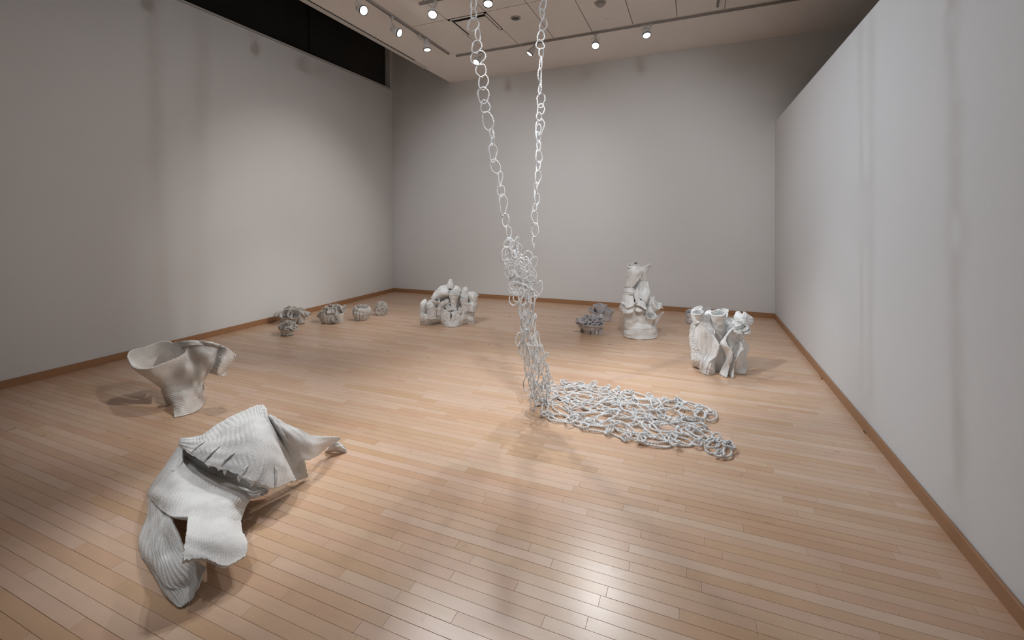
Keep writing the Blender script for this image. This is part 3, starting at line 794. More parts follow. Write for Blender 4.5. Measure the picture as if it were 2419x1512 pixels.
cup(fr, 'stump', MW, t, (1225, 1100, .02), (1205, 900, .0), 95, 52, lip=.06, seed=77, rings=24)
sheet(fr, 'rear_wall', MW, t, [
    [(330, 800, .17), (700, 600, .2), (1100, 480, .2), (1500, 560, .2), (1760, 640, .17)],
    [(300, 1000, .17), (700, 900, .2), (1100, 800, .2), (1500, 850, .2), (1780, 900, .17)],
    [(330, 1240, .16), (700, 1220, .2), (1100, 1210, .2), (1500, 1220, .2), (1720, 1230, .15)]], seed=78, ridge=0.003, nridge=10, **K)

# ------------------------------------------------------------------ tall stacked figure
fr = Frame(7.56, 1450, 610, (470, 1400))
t = thing('tower_sculpture', 'tall white clay tower of stacked petals and tubes, tallest piece on the floor', 'sculpture', base_loc(fr, 470, 1380))
K = dict(thick=0.013, lump=0.003)
lathe_px(fr, 'drum', MW, t, [(475, 1395, .0, 292), (470, 1330, .0, 288), (465, 1250, .0, 280), (460, 1190, .0, 262), (455, 1150, .0, 215), (455, 1130, .0, 160)], seed=80, ridge=0.004, nridge=6, depth=.72, nv=50, lump=0.004)
lathe_px(fr, 'core', MW, t, [(440, 1180, .05, 215), (450, 1020, .06, 205), (450, 850, .08, 170), (430, 650, .08, 120), (430, 500, .09, 85), (420, 380, .09, 50), (410, 300, .08, 20), (408, 280, .08, 4)], seed=81, ridge=0.003, nridge=16, nv=60, lump=0.004)
cup(fr, 'column', MW, t, (315, 1235, -.03), (290, 915, -.06), 120, 96, lip=.06, waves=4, seed=82, rings=36, ridge=0.003, nridge=8, oval=.8)
cup(fr, 'column', MW, t, (515, 1250, -.03), (470, 900, -.07), 110, 70, bend=(490, 1090, -.05), lip=.05, waves=3, seed=83, rings=40, flare=3.5, ridge=0.003, nridge=9, oval=.8)
cup(fr, 'tube', MW, t, (630, 1290, -.07), (664, 1015, -.17), 44, 76, bend=(640, 1120, -.06), lip=.06, seed=84, rings=36, flare=3.2, ridge=0.002, nridge=9)
sheet(fr, 'side_fin', MW, t, [
    [(770, 1028, -.02), (830, 985, .0), (900, 955, .05)],
    [(735, 1060, -.05), (790, 1030, -.01), (860, 1000, .05)],
    [(700, 1180, -.06), (735, 1180, -.03), (765, 1180, .02)],
    [(672, 1310, -.08), (720, 1310, -.05), (770, 1300, .02)],
    [(668, 1432, 'f'), (715, 1436, 'f'), (772, 1392, 'f')]], seed=85, rag=0.006, **K)
cup(fr, 'neck', MW, t, (650, 1010, .0), (690, 690, -.03), 70, 36, lip=.1, seed=86, rings=30, ridge=0.002, nridge=10, flare=.7)
cup(fr, 'ruffled_cup', MW, t, (690, 960, .0), (785, 825, -.08), 50, 92, lip=.2, waves=5, seed=87, rings=24, oval=.85)
cup(fr, 'ruffled_cup', MW, t, (400, 830, .06), (265, 745, -.14), 60, 128, lip=.10, waves=5, seed=88, rings=34, ridge=0.003, nridge=9)
sheet(fr, 'ruffle', MW, t, [
    [(150, 720, .0), (180, 690, -.05), (240, 640, -.08), (330, 600, -.09)],
    [(145, 800, .0), (180, 850, -.08), (260, 870, -.13), (370, 830, -.14)],
    [(105, 890, .02), (170, 920, -.08), (270, 940, -.15), (350, 930, -.16)],
    [(155, 965, .0), (190, 990, -.12), (260, 985, -.20), (352, 962, -.20)]], seed=89, ridge=0.005, nridge=7, rdir='u', rag=0.004, **K)
cup(fr, 'curled_lip', MW, t, (500, 760, .02), (460, 905, -.17), 60, 112, bend=(480, 800, -.10), lip=.14, waves=3, seed=90, rings=30, oval=.7)
sheet(fr, 'petal', MW, t, [
    [(388, 590, -.02), (440, 480, .02), (520, 410, .05), (610, 425, .06)],
    [(420, 660, -.06), (500, 580, .05), (570, 530, .07), (642, 560, .02)],
    [(470, 715, -.09), (530, 670, -.02), (590, 630, .0), (646, 632, -.01)],
    [(515, 750, -.08), (555, 750, -.09), (590, 735, -.06), (628, 690, -.01)],
    [(535, 830, -.02), (570, 820, -.03), (605, 790, .0), (630, 740, .03)]], seed=91, ridge=0.002, nridge=10, rag=0.003, **K)
sheet(fr, 'petal', MW, t, [
    [(380, 580, -.05), (400, 600, -.06), (425, 640, -.07)],
    [(365, 690, -.06), (400, 720, -.1), (470, 740, -.1)],
    [(370, 800, -.08), (430, 830, -.13), (540, 850, -.11)],
    [(360, 930, -.12), (450, 960, -.18), (568, 915, -.14)]], seed=92, rag=0.003, **K)
sheet(fr, 'petal', MW, t, [
    [(250, 150, .03), (330, 130, .0), (420, 135, -.02), (505, 165, .0)],
    [(225, 280, .04), (310, 250, -.06), (400, 240, -.08), (507, 265, -.03)],
    [(222, 400, .04), (290, 380, -.05), (360, 370, -.07), (440, 375, -.05)],
    [(195, 530, .03), (240, 510, -.02), (280, 500, -.04), (325, 515, -.04)]], seed=93, ridge=0.0025, nridge=9, rdir='u', rag=0.005, **K)
sheet(fr, 'petal', MW, t, [
    [(508, 145, .03), (580, 125, .03), (662, 98, .05)],
    [(510, 240, .02), (560, 200, .03), (625, 215, .08)],
    [(498, 300, .0), (530, 300, .03), (590, 300, .08)],
    [(520, 350, .0), (540, 385, .03), (565, 385, .08)]], seed=94, rag=0.002, **K)
cup(fr, 'top_ring', MW, t, (400, 170, .03), (392, 85, -.03), 70, 42, lip=.22, seed=95, rings=16, flare=1, thick=.006, oval=.7)
cup(fr, 'top_curl', MW, t, (330, 200, .03), (285, 130, -.01), 40, 34, lip=.25, seed=97, rings=16, thick=.006)
sheet(fr, 'petal', MW, t, [
    [(190, 530, .0), (260, 540, -.06), (330, 530, -.07), (385, 585, -.05)],
    [(180, 620, .0), (250, 610, -.08), (330, 610, -.09), (390, 640, -.06)]], seed=96, ridge=0.0015, nridge=9, rdir='v', rag=0.005, **K)

# ------------------------------------------------------------------ folded form by the right wall
fr = Frame(7.958, 1610, 710, (600, 1380))
t = thing('folded_sculpture', 'white clay sculpture of upright crumpled folds standing near the right wall', 'sculpture', base_loc(fr, 650, 1300))
K = dict(thick=0.012, lump=0.003)
sheet(fr, 'broad_petal', MW, t, [
    [(285, 510, .08), (330, 450, .03), (375, 395, .0)],
    [(255, 640, .08), (400, 580, .0), (560, 590, -.03)],
    [(265, 790, .06), (450, 760, -.0), (680, 760, -.07)],
    [(320, 920, .04), (500, 920, .0), (712, 860, -.10)],
    [(360, 1030, .03), (500, 1060, .0), (662, 1030, -.08)],
    [(345, 1200, .0), (430, 1200, -.0), (520, 1170, -.05)],
    [(338, 1345, 'f'), (400, 1365, 'f'), (465, 1395, 'f')]], nv=90, nu=60, seed=100, ridge=0.002, nridge=22, rag=0.004, **K)
sheet(fr, 'ruffled_side', MW, t, [
    [(165, 455, .12), (225, 430, .1), (285, 515, .08)],
    [(160, 640, .14), (205, 620, .1), (256, 645, .08)],
    [(152, 740, .14), (220, 760, .1), (266, 790, .06)],
    [(175, 850, .14), (230, 880, .1), (318, 915, .04)],
    [(188, 1000, .14), (260, 970, .09), (358, 1020, .03)],
    [(193, 1130, .12), (270, 1120, .08), (350, 1140, .02)],
    [(196, 1225, 'f'), (270, 1252, 'f'), (342, 1275, 'f')]], nv=90, nu=40, seed=101, ridge=0.007, nridge=13, rag=0.006, **K)
cup(fr, 'cup', MW, t, (360, 450, .08), (305, 215, .02), 55, 88, lip=.12, seed=102, rings=28, oval=.9)
sheet(fr, 'crest', MW, t, [
    [(185, 165, .12), (280, 120, .15), (385, 95, .18)],
    [(172, 250, .10), (240, 200, .10), (395, 180, .14)],
    [(195, 330, .10), (260, 330, .06), (405, 260, .10)],
    [(245, 440, .08), (330, 420, .02), (430, 330, .06)]], seed=103, rag=0.005, **K)
sheet(fr, 'inner_fold', MW, t, [
    [(390, 230, .10), (420, 260, .10), (450, 300, .10)],
    [(375, 390, .03), (460, 370, .05), (530, 430, .05)],
    [(440, 470, .0), (510, 490, .02), (600, 540, .02)],
    [(500, 540, -.02), (560, 570, -.02), (630, 590, -.02)],
    [(560, 610, -.04), (600, 640, -.03), (620, 665, -.03)]], seed=104, rag=0.002, **K)
cup(fr, 'ribbed_cone', MW, t, (735, 830, .06), (690, 235, -.02), 45, 132, flare=1.1, lip=.05, waves=3, seed=105, rings=70, oval=.85, ridge=0.003, nridge=17, n=56)
sheet(fr, 'cone_wing', MW, t, [
    [(560, 195, .10), (700, 160, .12), (790, 155, .12), (888, 160, .10)],
    [(580, 240, .09), (700, 200, .12), (800, 210, .10), (880, 230, .08)],
    [(640, 280, .08), (720, 260, .10), (810, 290, .08), (868, 312, .06)]], seed=106, rag=0.003, **K)
sheet(fr, 'cone_wing', MW, t, [
    [(425, 240, .06), (480, 198, .10), (565, 190, .10)],
    [(440, 285, .05), (510, 250, .05), (575, 240, .04)],
    [(500, 330, .06), (560, 310, .06), (600, 320, .05)],
    [(580, 440, .08), (600, 440, .08), (620, 430, .08)]], seed=107, **K)
sheet(fr, 'back_plane', MW, t, [
    [(790, 320, .10), (880, 322, .12), (960, 335, .13), (1165, 430, .08)],
    [(795, 450, .09), (870, 450, .09), (960, 470, .06), (1060, 480, .01)],
    [(800, 660, .08), (830, 620, .05), (880, 585, -.01), (935, 545, -.05)]], seed=108, **K)
sheet(fr, 'wavy_ribbon', MW, t, [
    [(915, 560, -.05), (950, 540, -.08), (990, 500, -.08)],
    [(800, 715, -.06), (820, 690, -.10), (885, 630, -.12)],
    [(740, 795, -.08), (780, 790, -.12), (840, 750, -.13)],
    [(755, 865, -.08), (810, 860, -.13), (880, 850, -.15)],
    [(800, 930, -.06), (870, 920, -.13), (942, 905, -.16)],
    [(840, 1030, -.04), (900, 1010, -.12), (955, 1030, -.16)],
    [(830, 1130, -.03), (880, 1140, -.10), (948, 1110, -.13)],
    [(770, 1240, -.02), (830, 1260, -.06), (890, 1240, -.10)],
    [(712, 1382, 'f'), (780, 1420, 'f'), (852, 1452, 'f')]], nv=110, nu=40, seed=109, rag=0.003, **K)
sheet(fr, 'recess', MW, t, [
    [(680, 760, .02), (740, 790, .02)],
    [(690, 960, .05), (820, 960, .05)],
    [(600, 1130, .06), (840, 1100, .05)],
    [(610, 1330, 'f'), (760, 1330, 'f')]], seed=110, **K)
sheet(fr, 'foot', MW, t, [
    [(560, 1130, -.05), (595, 1095, -.03), (640, 1070, .0)],
    [(490, 1220, -.05), (550, 1220, -.06), (608, 1210, -.02)],
    [(465, 1310, -.02), (540, 1315, -.05), (615, 1300, -.02)],
    [(460, 1398, 'f'), (540, 1396, 'f'), (626, 1376, 'f')]], seed=111, rag=0.005, **K)
sheet(fr, 'shaded_fold', MW, t, [
    [(925, 590, -.04), (1030, 600, -.05), (1145, 640, -.02)],
    [(850, 720, -.06), (980, 720, -.03), (1165, 705, -.02)],
    [(880, 830, -.08), (970, 800, -.02), (1095, 770, -.01)],
    [(945, 905, -.12), (1000, 870, -.01), (1050, 825, .0)]], seed=112, **K)
sheet(fr, 'scoop', MW, t, [
    [(992, 508, -.07), (1080, 465, .0), (1160, 440, .06), (1255, 470, .05)],
    [(1010, 560, -.07), (1110, 530, .04), (1190, 510, .06), (1262, 505, .02)],
    [(1062, 592, -.09), (1135, 580, -.03), (1205, 575, -.01), (1252, 545, .0)]], seed=113, rag=0.002, **K)
sheet(fr, 'scoop_lip', MW, t, [
    [(925, 560, -.07), (990, 525, -.09), (1060, 590, -.10), (1135, 605, -.10)],
    [(930, 590, -.07), (1000, 600, -.10), (1080, 630, -.12), (1145, 635, -.11)]], nv=24, seed=114, **K)
sheet(fr, 'scoop_lip', MW, t, [
    [(1250, 470, .05), (1275, 500, .03), (1298, 545, .02)],
    [(1245, 560, .03), (1268, 570, .02), (1295, 600, .01)],
    [(1140, 618, .0), (1200, 630, -.04), (1285, 632, -.01)]], nv=30, seed=115, **K)
sheet(fr, 'upper_crumple', MW, t, [
    [(968, 345, .12), (1045, 210, .15), (1140, 252, .13), (1168, 210, .16)],
    [(1030, 382, .10), (1090, 300, .08), (1180, 310, .06), (1275, 285, .14)],
    [(1080, 400, .08), (1150, 400, .04), (1240, 400, .05), (1348, 350, .12)],
    [(1160, 432, .08), (1210, 482, .04), (1260, 470, .05), (1302, 450, .10)]], seed=116, rag=0.004, **K)
sheet(fr, 'pointed_leaf', MW, t, [
    [(1050, 830, -.03), (1075, 800, -.05), (1108, 775, -.06)],
    [(970, 920, -.04), (1060, 900, -.04), (1168, 890, -.10)],
    [(950, 1020, -.04), (1030, 1000, -.05), (1125, 965, -.10)],
    [(940, 1120, -.03), (985, 1120, -.06), (1034, 1075, -.10)],
    [(900, 1260, -.02), (940, 1260, -.05), (992, 1220, -.08)],
    [(868, 1385, 'f'), (920, 1420, 'f'), (968, 1458, 'f')]], nv=70, seed=117, rag=0.004, **K)
sheet(fr, 'right_panel', MW, t, [
    [(1110, 785, .0), (1150, 765, .02), (1170, 720, .05)],
    [(1160, 890, -.02), (1190, 900, .04), (1268, 882, .08)],
    [(1040, 1080, -.06), (1130, 1060, .0), (1210, 1050, .06)],
    [(1010, 1220, -.04), (1110, 1220, .0), (1228, 1220, .06)],
    [(985, 1368, 'f'), (1090, 1380, 'f'), (1205, 1392, 'f')]], nv=60, seed=118, rag=0.003, **K)
sheet(fr, 'rear_panel', MW, t, [
    [(220, 300, .22), (500, 290, .26), (800, 300, .26), (1180, 440, .22)],
    [(210, 700, .22), (500, 700, .28), (800, 700, .28), (1180, 760, .22)],
    [(230, 1160, 'f'), (500, 1120, 'f'), (800, 1130, 'f'), (1150, 1200, 'f')]], seed=119, ridge=0.003, nridge=14, **K)

# ------------------------------------------------------------------ small cup clusters
GR = 'small clay cup clusters along the walls'
KG = dict(thick=0.006, lump=0.0012, rag=0.0015)
MG, MB_ = M['grey'], M['blue']
fr = Frame(13.74, 640, 690, (720, 1030))
t = thing('flower_cluster', 'grey clay flower cluster with two dark cups, largest by the left wall', 'sculpture', base_loc(fr, 720, 1010), GR)
for (b, m, r0, r1, kw) in [
    ((560, 860, .10), (480, 705, -.07), 70, 165, dict(oval=.95, lip=.08, waves=2, flare=1.2)),
    ((680, 860, .10), (745, 710, -.08), 70, 175, dict(oval=.95, lip=.06, waves=2, flare=1.2)),
    ((610, 980, .02), (600, 520, .05), 90, 150, dict(oval=.7, lip=.15)),
    ((480, 900, .04), (175, 800, -.02), 90, 95, dict(bend=(330, 520, .03), oval=.7, lip=.15)),
    ((780, 950, .05), (930, 500, .10), 90, 160, dict(oval=.8, lip=.15)),
    ((820, 950, .03), (1240, 765, -.01), 100, 80, dict(bend=(1000, 560, .03), oval=.6, lip=.12)),
    ((640, 950, .08), (640, 470, .14), 90, 150, dict(oval=.7)),
    ((1000, 1025, .02), (980, 620, .05), 105, 130, dict(lip=.1)),
    ((420, 1000, .06), (420, 620, .08), 90, 130, dict(lip=.1))]:
    cup(fr, 'petal_cup', MG, t, b, m, r0, r1, seed=int(b[0] + m[1]), **kw, **KG)
lathe_px(fr, 'body', MG, t, [(620, 1030, .04, 220), (630, 950, .05, 240), (640, 860, .07, 200), (650, 780, .09, 100)], seed=130, lump=0.002, thick=.006)

fr = Frame(13.74, 640, 690, (560, 1395))
t = thing('pleated_cluster', 'small pleated grey clay rosette standing in front of the flower cluster', 'sculpture', base_loc(fr, 540, 1370), GR)
lathe_px(fr, 'body', MG, t, [(520, 1378, .0, 190), (530, 1290, .0, 185), (540, 1180, .0, 215), (550, 1100, .02, 190), (560, 1040, .03, 80)], seed=131, lump=0.002, thick=.006, n=120, ridge=.008, nridge=13, rdir='u')
rs = random.Random(5)
for k in range(13):
    a = k / 13 * 2 * math.pi + 0.2
    mx_, md = 555 + 290 * math.cos(a), -0.085 * math.sin(a)
    my_ = 1130 + 60 * math.sin(a) + rs.uniform(-45, 45)
    cup(fr, 'pleat', MG, t, (545 + 60 * math.cos(a), 1180, -.03 * math.sin(a)), (mx_, my_, md), 40, rs.uniform(85, 115), oval=rs.uniform(.28, .5), turn=rs.uniform(0, 3), lip=.15, seed=140 + k, **KG)
for k in range(5):
    a = k / 5 * 2 * math.pi
    cup(fr, 'pleat', MG, t, (550, 1120, .0), (560 + 110 * math.cos(a), 960 + 30 * math.sin(a), -.035 * math.sin(a)), 35, 85, oval=.4, turn=a, lip=.15, seed=160 + k, **KG)

fr = Frame(4.48, 620, 640, (720, 545))
t = thing('ruffled_cluster', 'grey clay cluster with fluted sides and one small round cup, second along the left wall', 'sculpture', base_loc(fr, 730, 530), GR)
lathe_px(fr, 'body', MG, t, [(735, 543, .0, 95), (725, 500, .0, 110), (720, 440, .0, 100), (725, 400, .02, 60), (728, 390, .02, 5)], seed=170, lump=0.003, thick=.006, n=140, ridge=.010, nridge=15, rdir='u')
for (b, m, r0, r1, kw) in [
    ((760, 540, -.05), (768, 505, -.13), 26, 34, dict(lip=.04)),
    ((800, 545, -.02), (800, 440, -.05), 50, 54, dict(lip=.06, oval=.9)),
    ((735, 480, -.02), (735, 415, -.09), 26, 46, dict(lip=.15)),
    ((720, 470, .0), (700, 378, -.03), 30, 48, dict(oval=.6, lip=.15)),
    ((760, 460, .02), (770, 358, .03), 30, 55, dict(oval=.6, lip=.2)),
    ((790, 450, .0), (862, 392, -.02), 26, 36, dict(bend=(820, 365, .0), oval=.4, lip=.15)),
    ((680, 500, -.02), (650, 420, -.08), 22, 34, dict(oval=.4, turn=.9, lip=.15)),
    ((660, 510, .0), (618, 440, -.03), 22, 36, dict(oval=.45, lip=.15)),
    ((650, 510, .02), (600, 460, .0), 22, 34, dict(oval=.5, lip=.15)),
    ((690, 540, -.04), (670, 455, -.09), 30, 32, dict(oval=.5, lip=.08)),
    ((715, 545, -.05), (712, 455, -.10), 28, 30, dict(oval=.5, lip=.08)),
    ((820, 520, .04), (830, 400, .07), 30, 50, dict(oval=.7, lip=.15)),
    ((700, 470, .05), (680, 380, .08), 30, 50, dict(oval=.7, lip=.15))]:
    cup(fr, 'cup', MG, t, b, m, r0, r1, seed=int(b[0] * 3 + m[1]), **kw, **KG)

fr = Frame(18.9, 820, 690, (650, 1245))
t = thing('onion_cluster', 'onion-shaped grey clay cluster with dark slits, third along the left wall', 'sculpture', base_loc(fr, 650, 1225), GR)
lathe_px(fr, 'body', MG, t, [(640, 1240, .0, 230), (640, 1150, .0, 290), (650, 1020, .0, 360), (660, 900, .0, 380), (670, 780, .01, 300), (680, 700, .01, 200), (690, 640, .01, 60)], seed=180, lump=0.003, thick=.006, n=160, nv=50, ridge=.014, nridge=15, rdir='u')
for k in range(17):
    a = k / 17 * 2 * math.pi + 0.15
    ca, sa = math.cos(a), math.sin(a)
    cup(fr, 'pleat', MG, t, (655 + 240 * ca, 1080 + 30 * sa, -.045 * sa), (668 + 250 * ca, 715 + 55 * sa + rs.uniform(-25, 25), -.065 * sa), 60, 85, bend=(660 + 470 * ca, 900, -.115 * sa), oval=.32, turn=rs.uniform(1.2, 1.9), lip=.1, seed=181 + k, **KG)
for k in range(9):
    a = k / 9 * 2 * math.pi
    cup(fr, 'pleat', MG, t, (670 + 90 * math.cos(a), 850, -.02 * math.sin(a)), (690 + 130 * math.cos(a), 590 + 40 * math.sin(a), -.03 * math.sin(a)), 55, 85, oval=.35, turn=a + 1, lip=.15, seed=205 + k, **KG)

fr = Frame(18.9, 820, 690, (1500, 1025))
t = thing('dome_cluster', 'dome-shaped wrinkled grey clay cluster nearest the far left corner', 'sculpture', base_loc(fr, 1500, 1005), GR)
lathe_px(fr, 'body', MG, t, [(1500, 1022, .0, 200), (1510, 930, .0, 250), (1530, 800, .0, 260), (1545, 650, .0, 220), (1555, 500, .01, 150), (1560, 430, .01, 40)], seed=220, lump=0.003, thick=.006, n=120, ridge=.010, nridge=12, rdir='u')
for k in range(26):
    a = k * 2.399; h_ = (k + 0.5) / 26
    rr = math.sqrt(1 - h_ * h_ * 0.9)
    ca, sa = math.cos(a) * rr, math.sin(a) * rr
    cup(fr, 'curl', MG, t, (1530 + 130 * ca, 900 - 350 * h_, -.035 * sa), (1545 + 285 * ca, 860 - 450 * h_ + 40 * sa, -.085 * sa), 40, 80, oval=.42, turn=rs.uniform(0, 3), lip=.18, seed=221 + k, **KG)
for k in range(4):
    cup(fr, 'curl', MG, t, (1400, 960, .0), (1215 + 30 * k, 700 + 60 * k, .01 * k), 50, 60, oval=.5, turn=k, lip=.15, seed=250 + k, **KG)

# right-hand small ones
fr = Frame(13.74, 1340, 690, (720, 1375))
t = thing('footed_cluster', 'bluish grey clay cluster of cups on stubby feet, in front left of the white tower', 'sculpture', base_loc(fr, 720, 1320), GR)
lathe_px(fr, 'body', MB_, t, [(740, 1200, .02, 240), (740, 1100, .02, 290), (740, 1000, .03, 270), (740, 910, .04, 190), (740, 850, .05, 60)], seed=260, lump=0.003, thick=.006)
for (x, y, d, r) in ((465, 1250, .08, 42), (655, 1330, -.02, 105), (830, 1365, -.04, 48), (945, 1370, -.03, 48), (1080, 1368, -.04, 80), (560, 1270, .1, 50), (900, 1270, .1, 60)):
    cup(fr, 'foot', MB_, t, (x, y, 'f'), (x, y - 190, d), r, r * .95, lip=.02, seed=int(x), **KG)
for (b, m, r0, r1, kw) in [
    ((620, 1080, .02), (505, 905, -.07), 60, 125, dict(oval=.95, lip=.08)),
    ((560, 1060, .02), (310, 900, -.02), 60, 85, dict(oval=.6, lip=.1)),
    ((740, 1080, -.02), (735, 1040, -.12), 50, 70, dict(lip=.08)),
    ((735, 1000, .0), (735, 900, -.09), 50, 75, dict(lip=.1)),
    ((650, 1020, .0), (625, 950, -.09), 36, 52, dict(lip=.1)),
    ((860, 1020, .0), (895, 900, -.07), 50, 88, dict(lip=.08, oval=.8)),
    ((860, 1120, -.02), (880, 1070, -.11), 60, 100, dict(oval=.5, lip=.12)),
    ((1000, 1180, -.01), (1020, 1020, -.08), 130, 150, dict(oval=.7, lip=.08)),
    ((980, 1050, .0), (1170, 950, -.03), 50, 75, dict(oval=.6, lip=.15)),
    ((900, 980, .03), (1130, 810, .02), 60, 80, dict(bend=(950, 760, .02), oval=.5, lip=.1)),
    ((740, 960, .02), (800, 780, .0), 60, 150, dict(oval=.6, lip=.12)),
    ((700, 1100, .0), (600, 1010, -.09), 70, 100, dict(oval=.8, lip=.1)),
    ((460, 1120, .04), (400, 980, .0), 70, 110, dict(oval=.8, lip=.1)),
    ((1050, 1000, .04), (1080, 870, .03), 80, 120, dict(oval=.7, lip=.12)),
    ((660, 960, .02), (640, 770, .01), 60, 150, dict(oval=.6, lip=.12)),
    ((780, 960, .05), (900, 740, .07), 60, 110, dict(oval=.6, lip=.12)),
    ((620, 980, .06), (560, 780, .09), 60, 110, dict(oval=.6, lip=.12))]:
    cup(fr, 'cup', MB_, t, b, m, r0, r1, seed=int(b[0] * 3 + m[1]), **kw, **KG)

fr = Frame(13.74, 1340, 690, (1200, 925))
t = thing('tubular_cluster', 'bluish grey clay cluster of wide tubes by the far baseboard, left of the white tower', 'sculpture', base_loc(fr, 1150, 900), GR)
for (b, m, r0, r1, kw) in [
    ((1300, 925, 'f'), (1340, 560, -.05), 110, 118, dict(lip=.12, oval=.9)),
    ((1020, 860, 'f'), (1010, 590, -.03), 130, 165, dict(lip=.08, oval=.8)),
    ((1060, 700, .02), (955, 420, -.03), 80, 110, dict(lip=.12, oval=.85)),
    ((1100, 700, .02), (1150, 390, .02), 90, 130, dict(lip=.12, oval=.7)),
    ((900, 780, .03), (745, 540, -.02), 60, 78, dict(lip=.1)),
    ((1200, 700, .03), (1220, 480, .0), 60, 95, dict(lip=.12)),
    ((1340, 780, .03), (1500, 580, .0), 60, 60, dict(oval=.5, lip=.15)),
    ((1100, 800, .10), (1080, 430, .14), 110, 150, dict(lip=.1))]:
    cup(fr, 'tube', MB_, t, b, m, r0, r1, seed=int(b[0] * 3 + m[1]), **kw, **KG)
cup(fr, 'foot', MB_, t, (860, 730, .03), (890, 640, .03), 60, 60, lip=.02, seed=3, **KG)
lathe_px(fr, 'body', MB_, t, [(1130, 860, .10, 260), (1130, 760, .10, 270), (1120, 650, .10, 220), (1110, 560, .10, 60)], seed=271, lump=0.003, thick=.006)

fr = Frame(7.958, 1610, 710, (330, 420))
t = thing('half_hidden_cluster', 'grey clay cluster half hidden behind the folded white sculpture by the far wall', 'sculpture', base_loc(fr, 330, 400), GR)
lathe_px(fr, 'body', MB_, t, [(320, 425, .0, 205), (320, 360, .0, 215), (320, 280, .02, 200), (330, 210, .02, 110)], seed=280, lump=0.003, thick=.006)
for (b, m, r0, r1, kw) in [
    ((180, 380, .0), (140, 210, -.03), 50, 62, dict(lip=.15)),
    ((200, 300, .02), (165, 175, .0), 40, 50, dict(lip=.15)),
    ((160, 410, .0), (110, 250, .02), 40, 45, dict(lip=.12)),
    ((420, 330, .0), (460, 160, -.02), 60, 90, dict(lip=.12)),
    ((380, 300, .03), (540, 170, .02), 50, 70, dict(oval=.6, lip=.15)),
    ((300, 300, .05), (300, 150, .08), 60, 90, dict(lip=.12)),
    ((460, 400, .0), (500, 250, .0), 50, 70, dict(lip=.12))]:
    cup(fr, 'cup', MB_, t, b, m, r0, r1, seed=int(b[0] * 3 + m[1]), **kw, **KG)

# ------------------------------------------------------------------ the hanging chain net
DCH = floor_depth(1262, 962)
anchor = at_depth(1240, 960, DCH)
net = thing('chain_net', 'white twisted clay chain net hanging in two strands and trailing over the floor', 'sculpture', (anchor[0], anchor[1], 0))
nr = np.random.RandomState(12)
MR = M['rope']
def rope_loop(name, C, Uv, Vv, a, b, rad, seed, irr=0.12, closed=True, floor=False, pitch=None):
    """closed loop of two strands twisted together"""
    r = np.random.RandomState(seed)
    C, Uv, Vv = np.asarray(C, float), np.asarray(Uv, float), np.asarray(Vv, float)
    Uv = Uv / np.linalg.norm(Uv); Vv = Vv - Uv * (Uv @ Vv); Vv /= np.linalg.norm(Vv)
    Nv = np.cross(Uv, Vv)
    per = math.pi * (3 * (a + b) - math.sqrt((3 * a + b) * (a + 3 * b)))
    turns = max(5, int(per / (pitch or rad * 4.6)))
    n = min(170, max(30, turns * 6))
    th = np.linspace(0, 2 * np.pi, n, endpoint=False)
    e2, e3, p2, p3 = irr * r.uniform(.4, 1), irr * r.uniform(.3, 1) * 0.7, r.uniform(0, 6.28), r.uniform(0, 6.28)
    w = 1 + e2 * np.cos(2 * th + p2) + e3 * np.cos(3 * th + p3) + 0.25 * irr * np.cos(5 * th + p2)
    cx, cy = a * w * np.cos(th), b * w * np.sin(th)
    cz = min(a, b) * irr * 0.8 * np.sin(2 * th + p3)
    P = C + cx[:, None] * Uv + cy[:, None] * Vv + cz[:, None] * Nv
    T = np.roll(P, -1, 0) - np.roll(P, 1, 0); T /= np.linalg.norm(T, axis=1, keepdims=True)
    E1 = Nv - T * (T @ Nv)[:, None]; E1 /= np.maximum(np.linalg.norm(E1, axis=1, keepdims=True), 1e-6)
    E2 = np.cross(T, E1)
    sr = rad * 0.54
    ns = 5
    V_, F_ = [], []
    k = np.linspace(0, 2 * np.pi, ns, endpoint=False)
    for s_ in range(2):
        ph = th * turns + s_ * np.pi
        Q = P + (E1 * np.cos(ph)[:, None] + E2 * np.sin(ph)[:, None]) * rad * 0.50
        jit = 1 + 0.12 * np.sin(th * 13 + r.uniform(0, 6))
        ring = Q[:, None] + sr * jit[:, None, None] * (np.cos(k)[None, :, None] * E1[:, None] + np.sin(k)[None, :, None] * E2[:, None])
        o_ = len(V_) * 0 + s_ * n * ns
        V_.append(ring.reshape(-1, 3))
        i = np.arange(n)[:, None]; j = np.arange(ns)[None, :]
        i2 = (i + 1) % n; j2 = (j + 1) % ns
        F_.append(np.stack([o_ + i * ns + j, o_ + i2 * ns + j, o_ + i2 * ns + j2, o_ + i * ns + j2], -1).reshape(-1, 4))
    V_ = np.concatenate(V_)
    if floor:
        lo = V_[:, 2].min()
        V_[:, 2] = np.maximum(V_[:, 2], 0.0012)
    return mesh_obj(name, V_, np.concatenate(F_), MR, net)

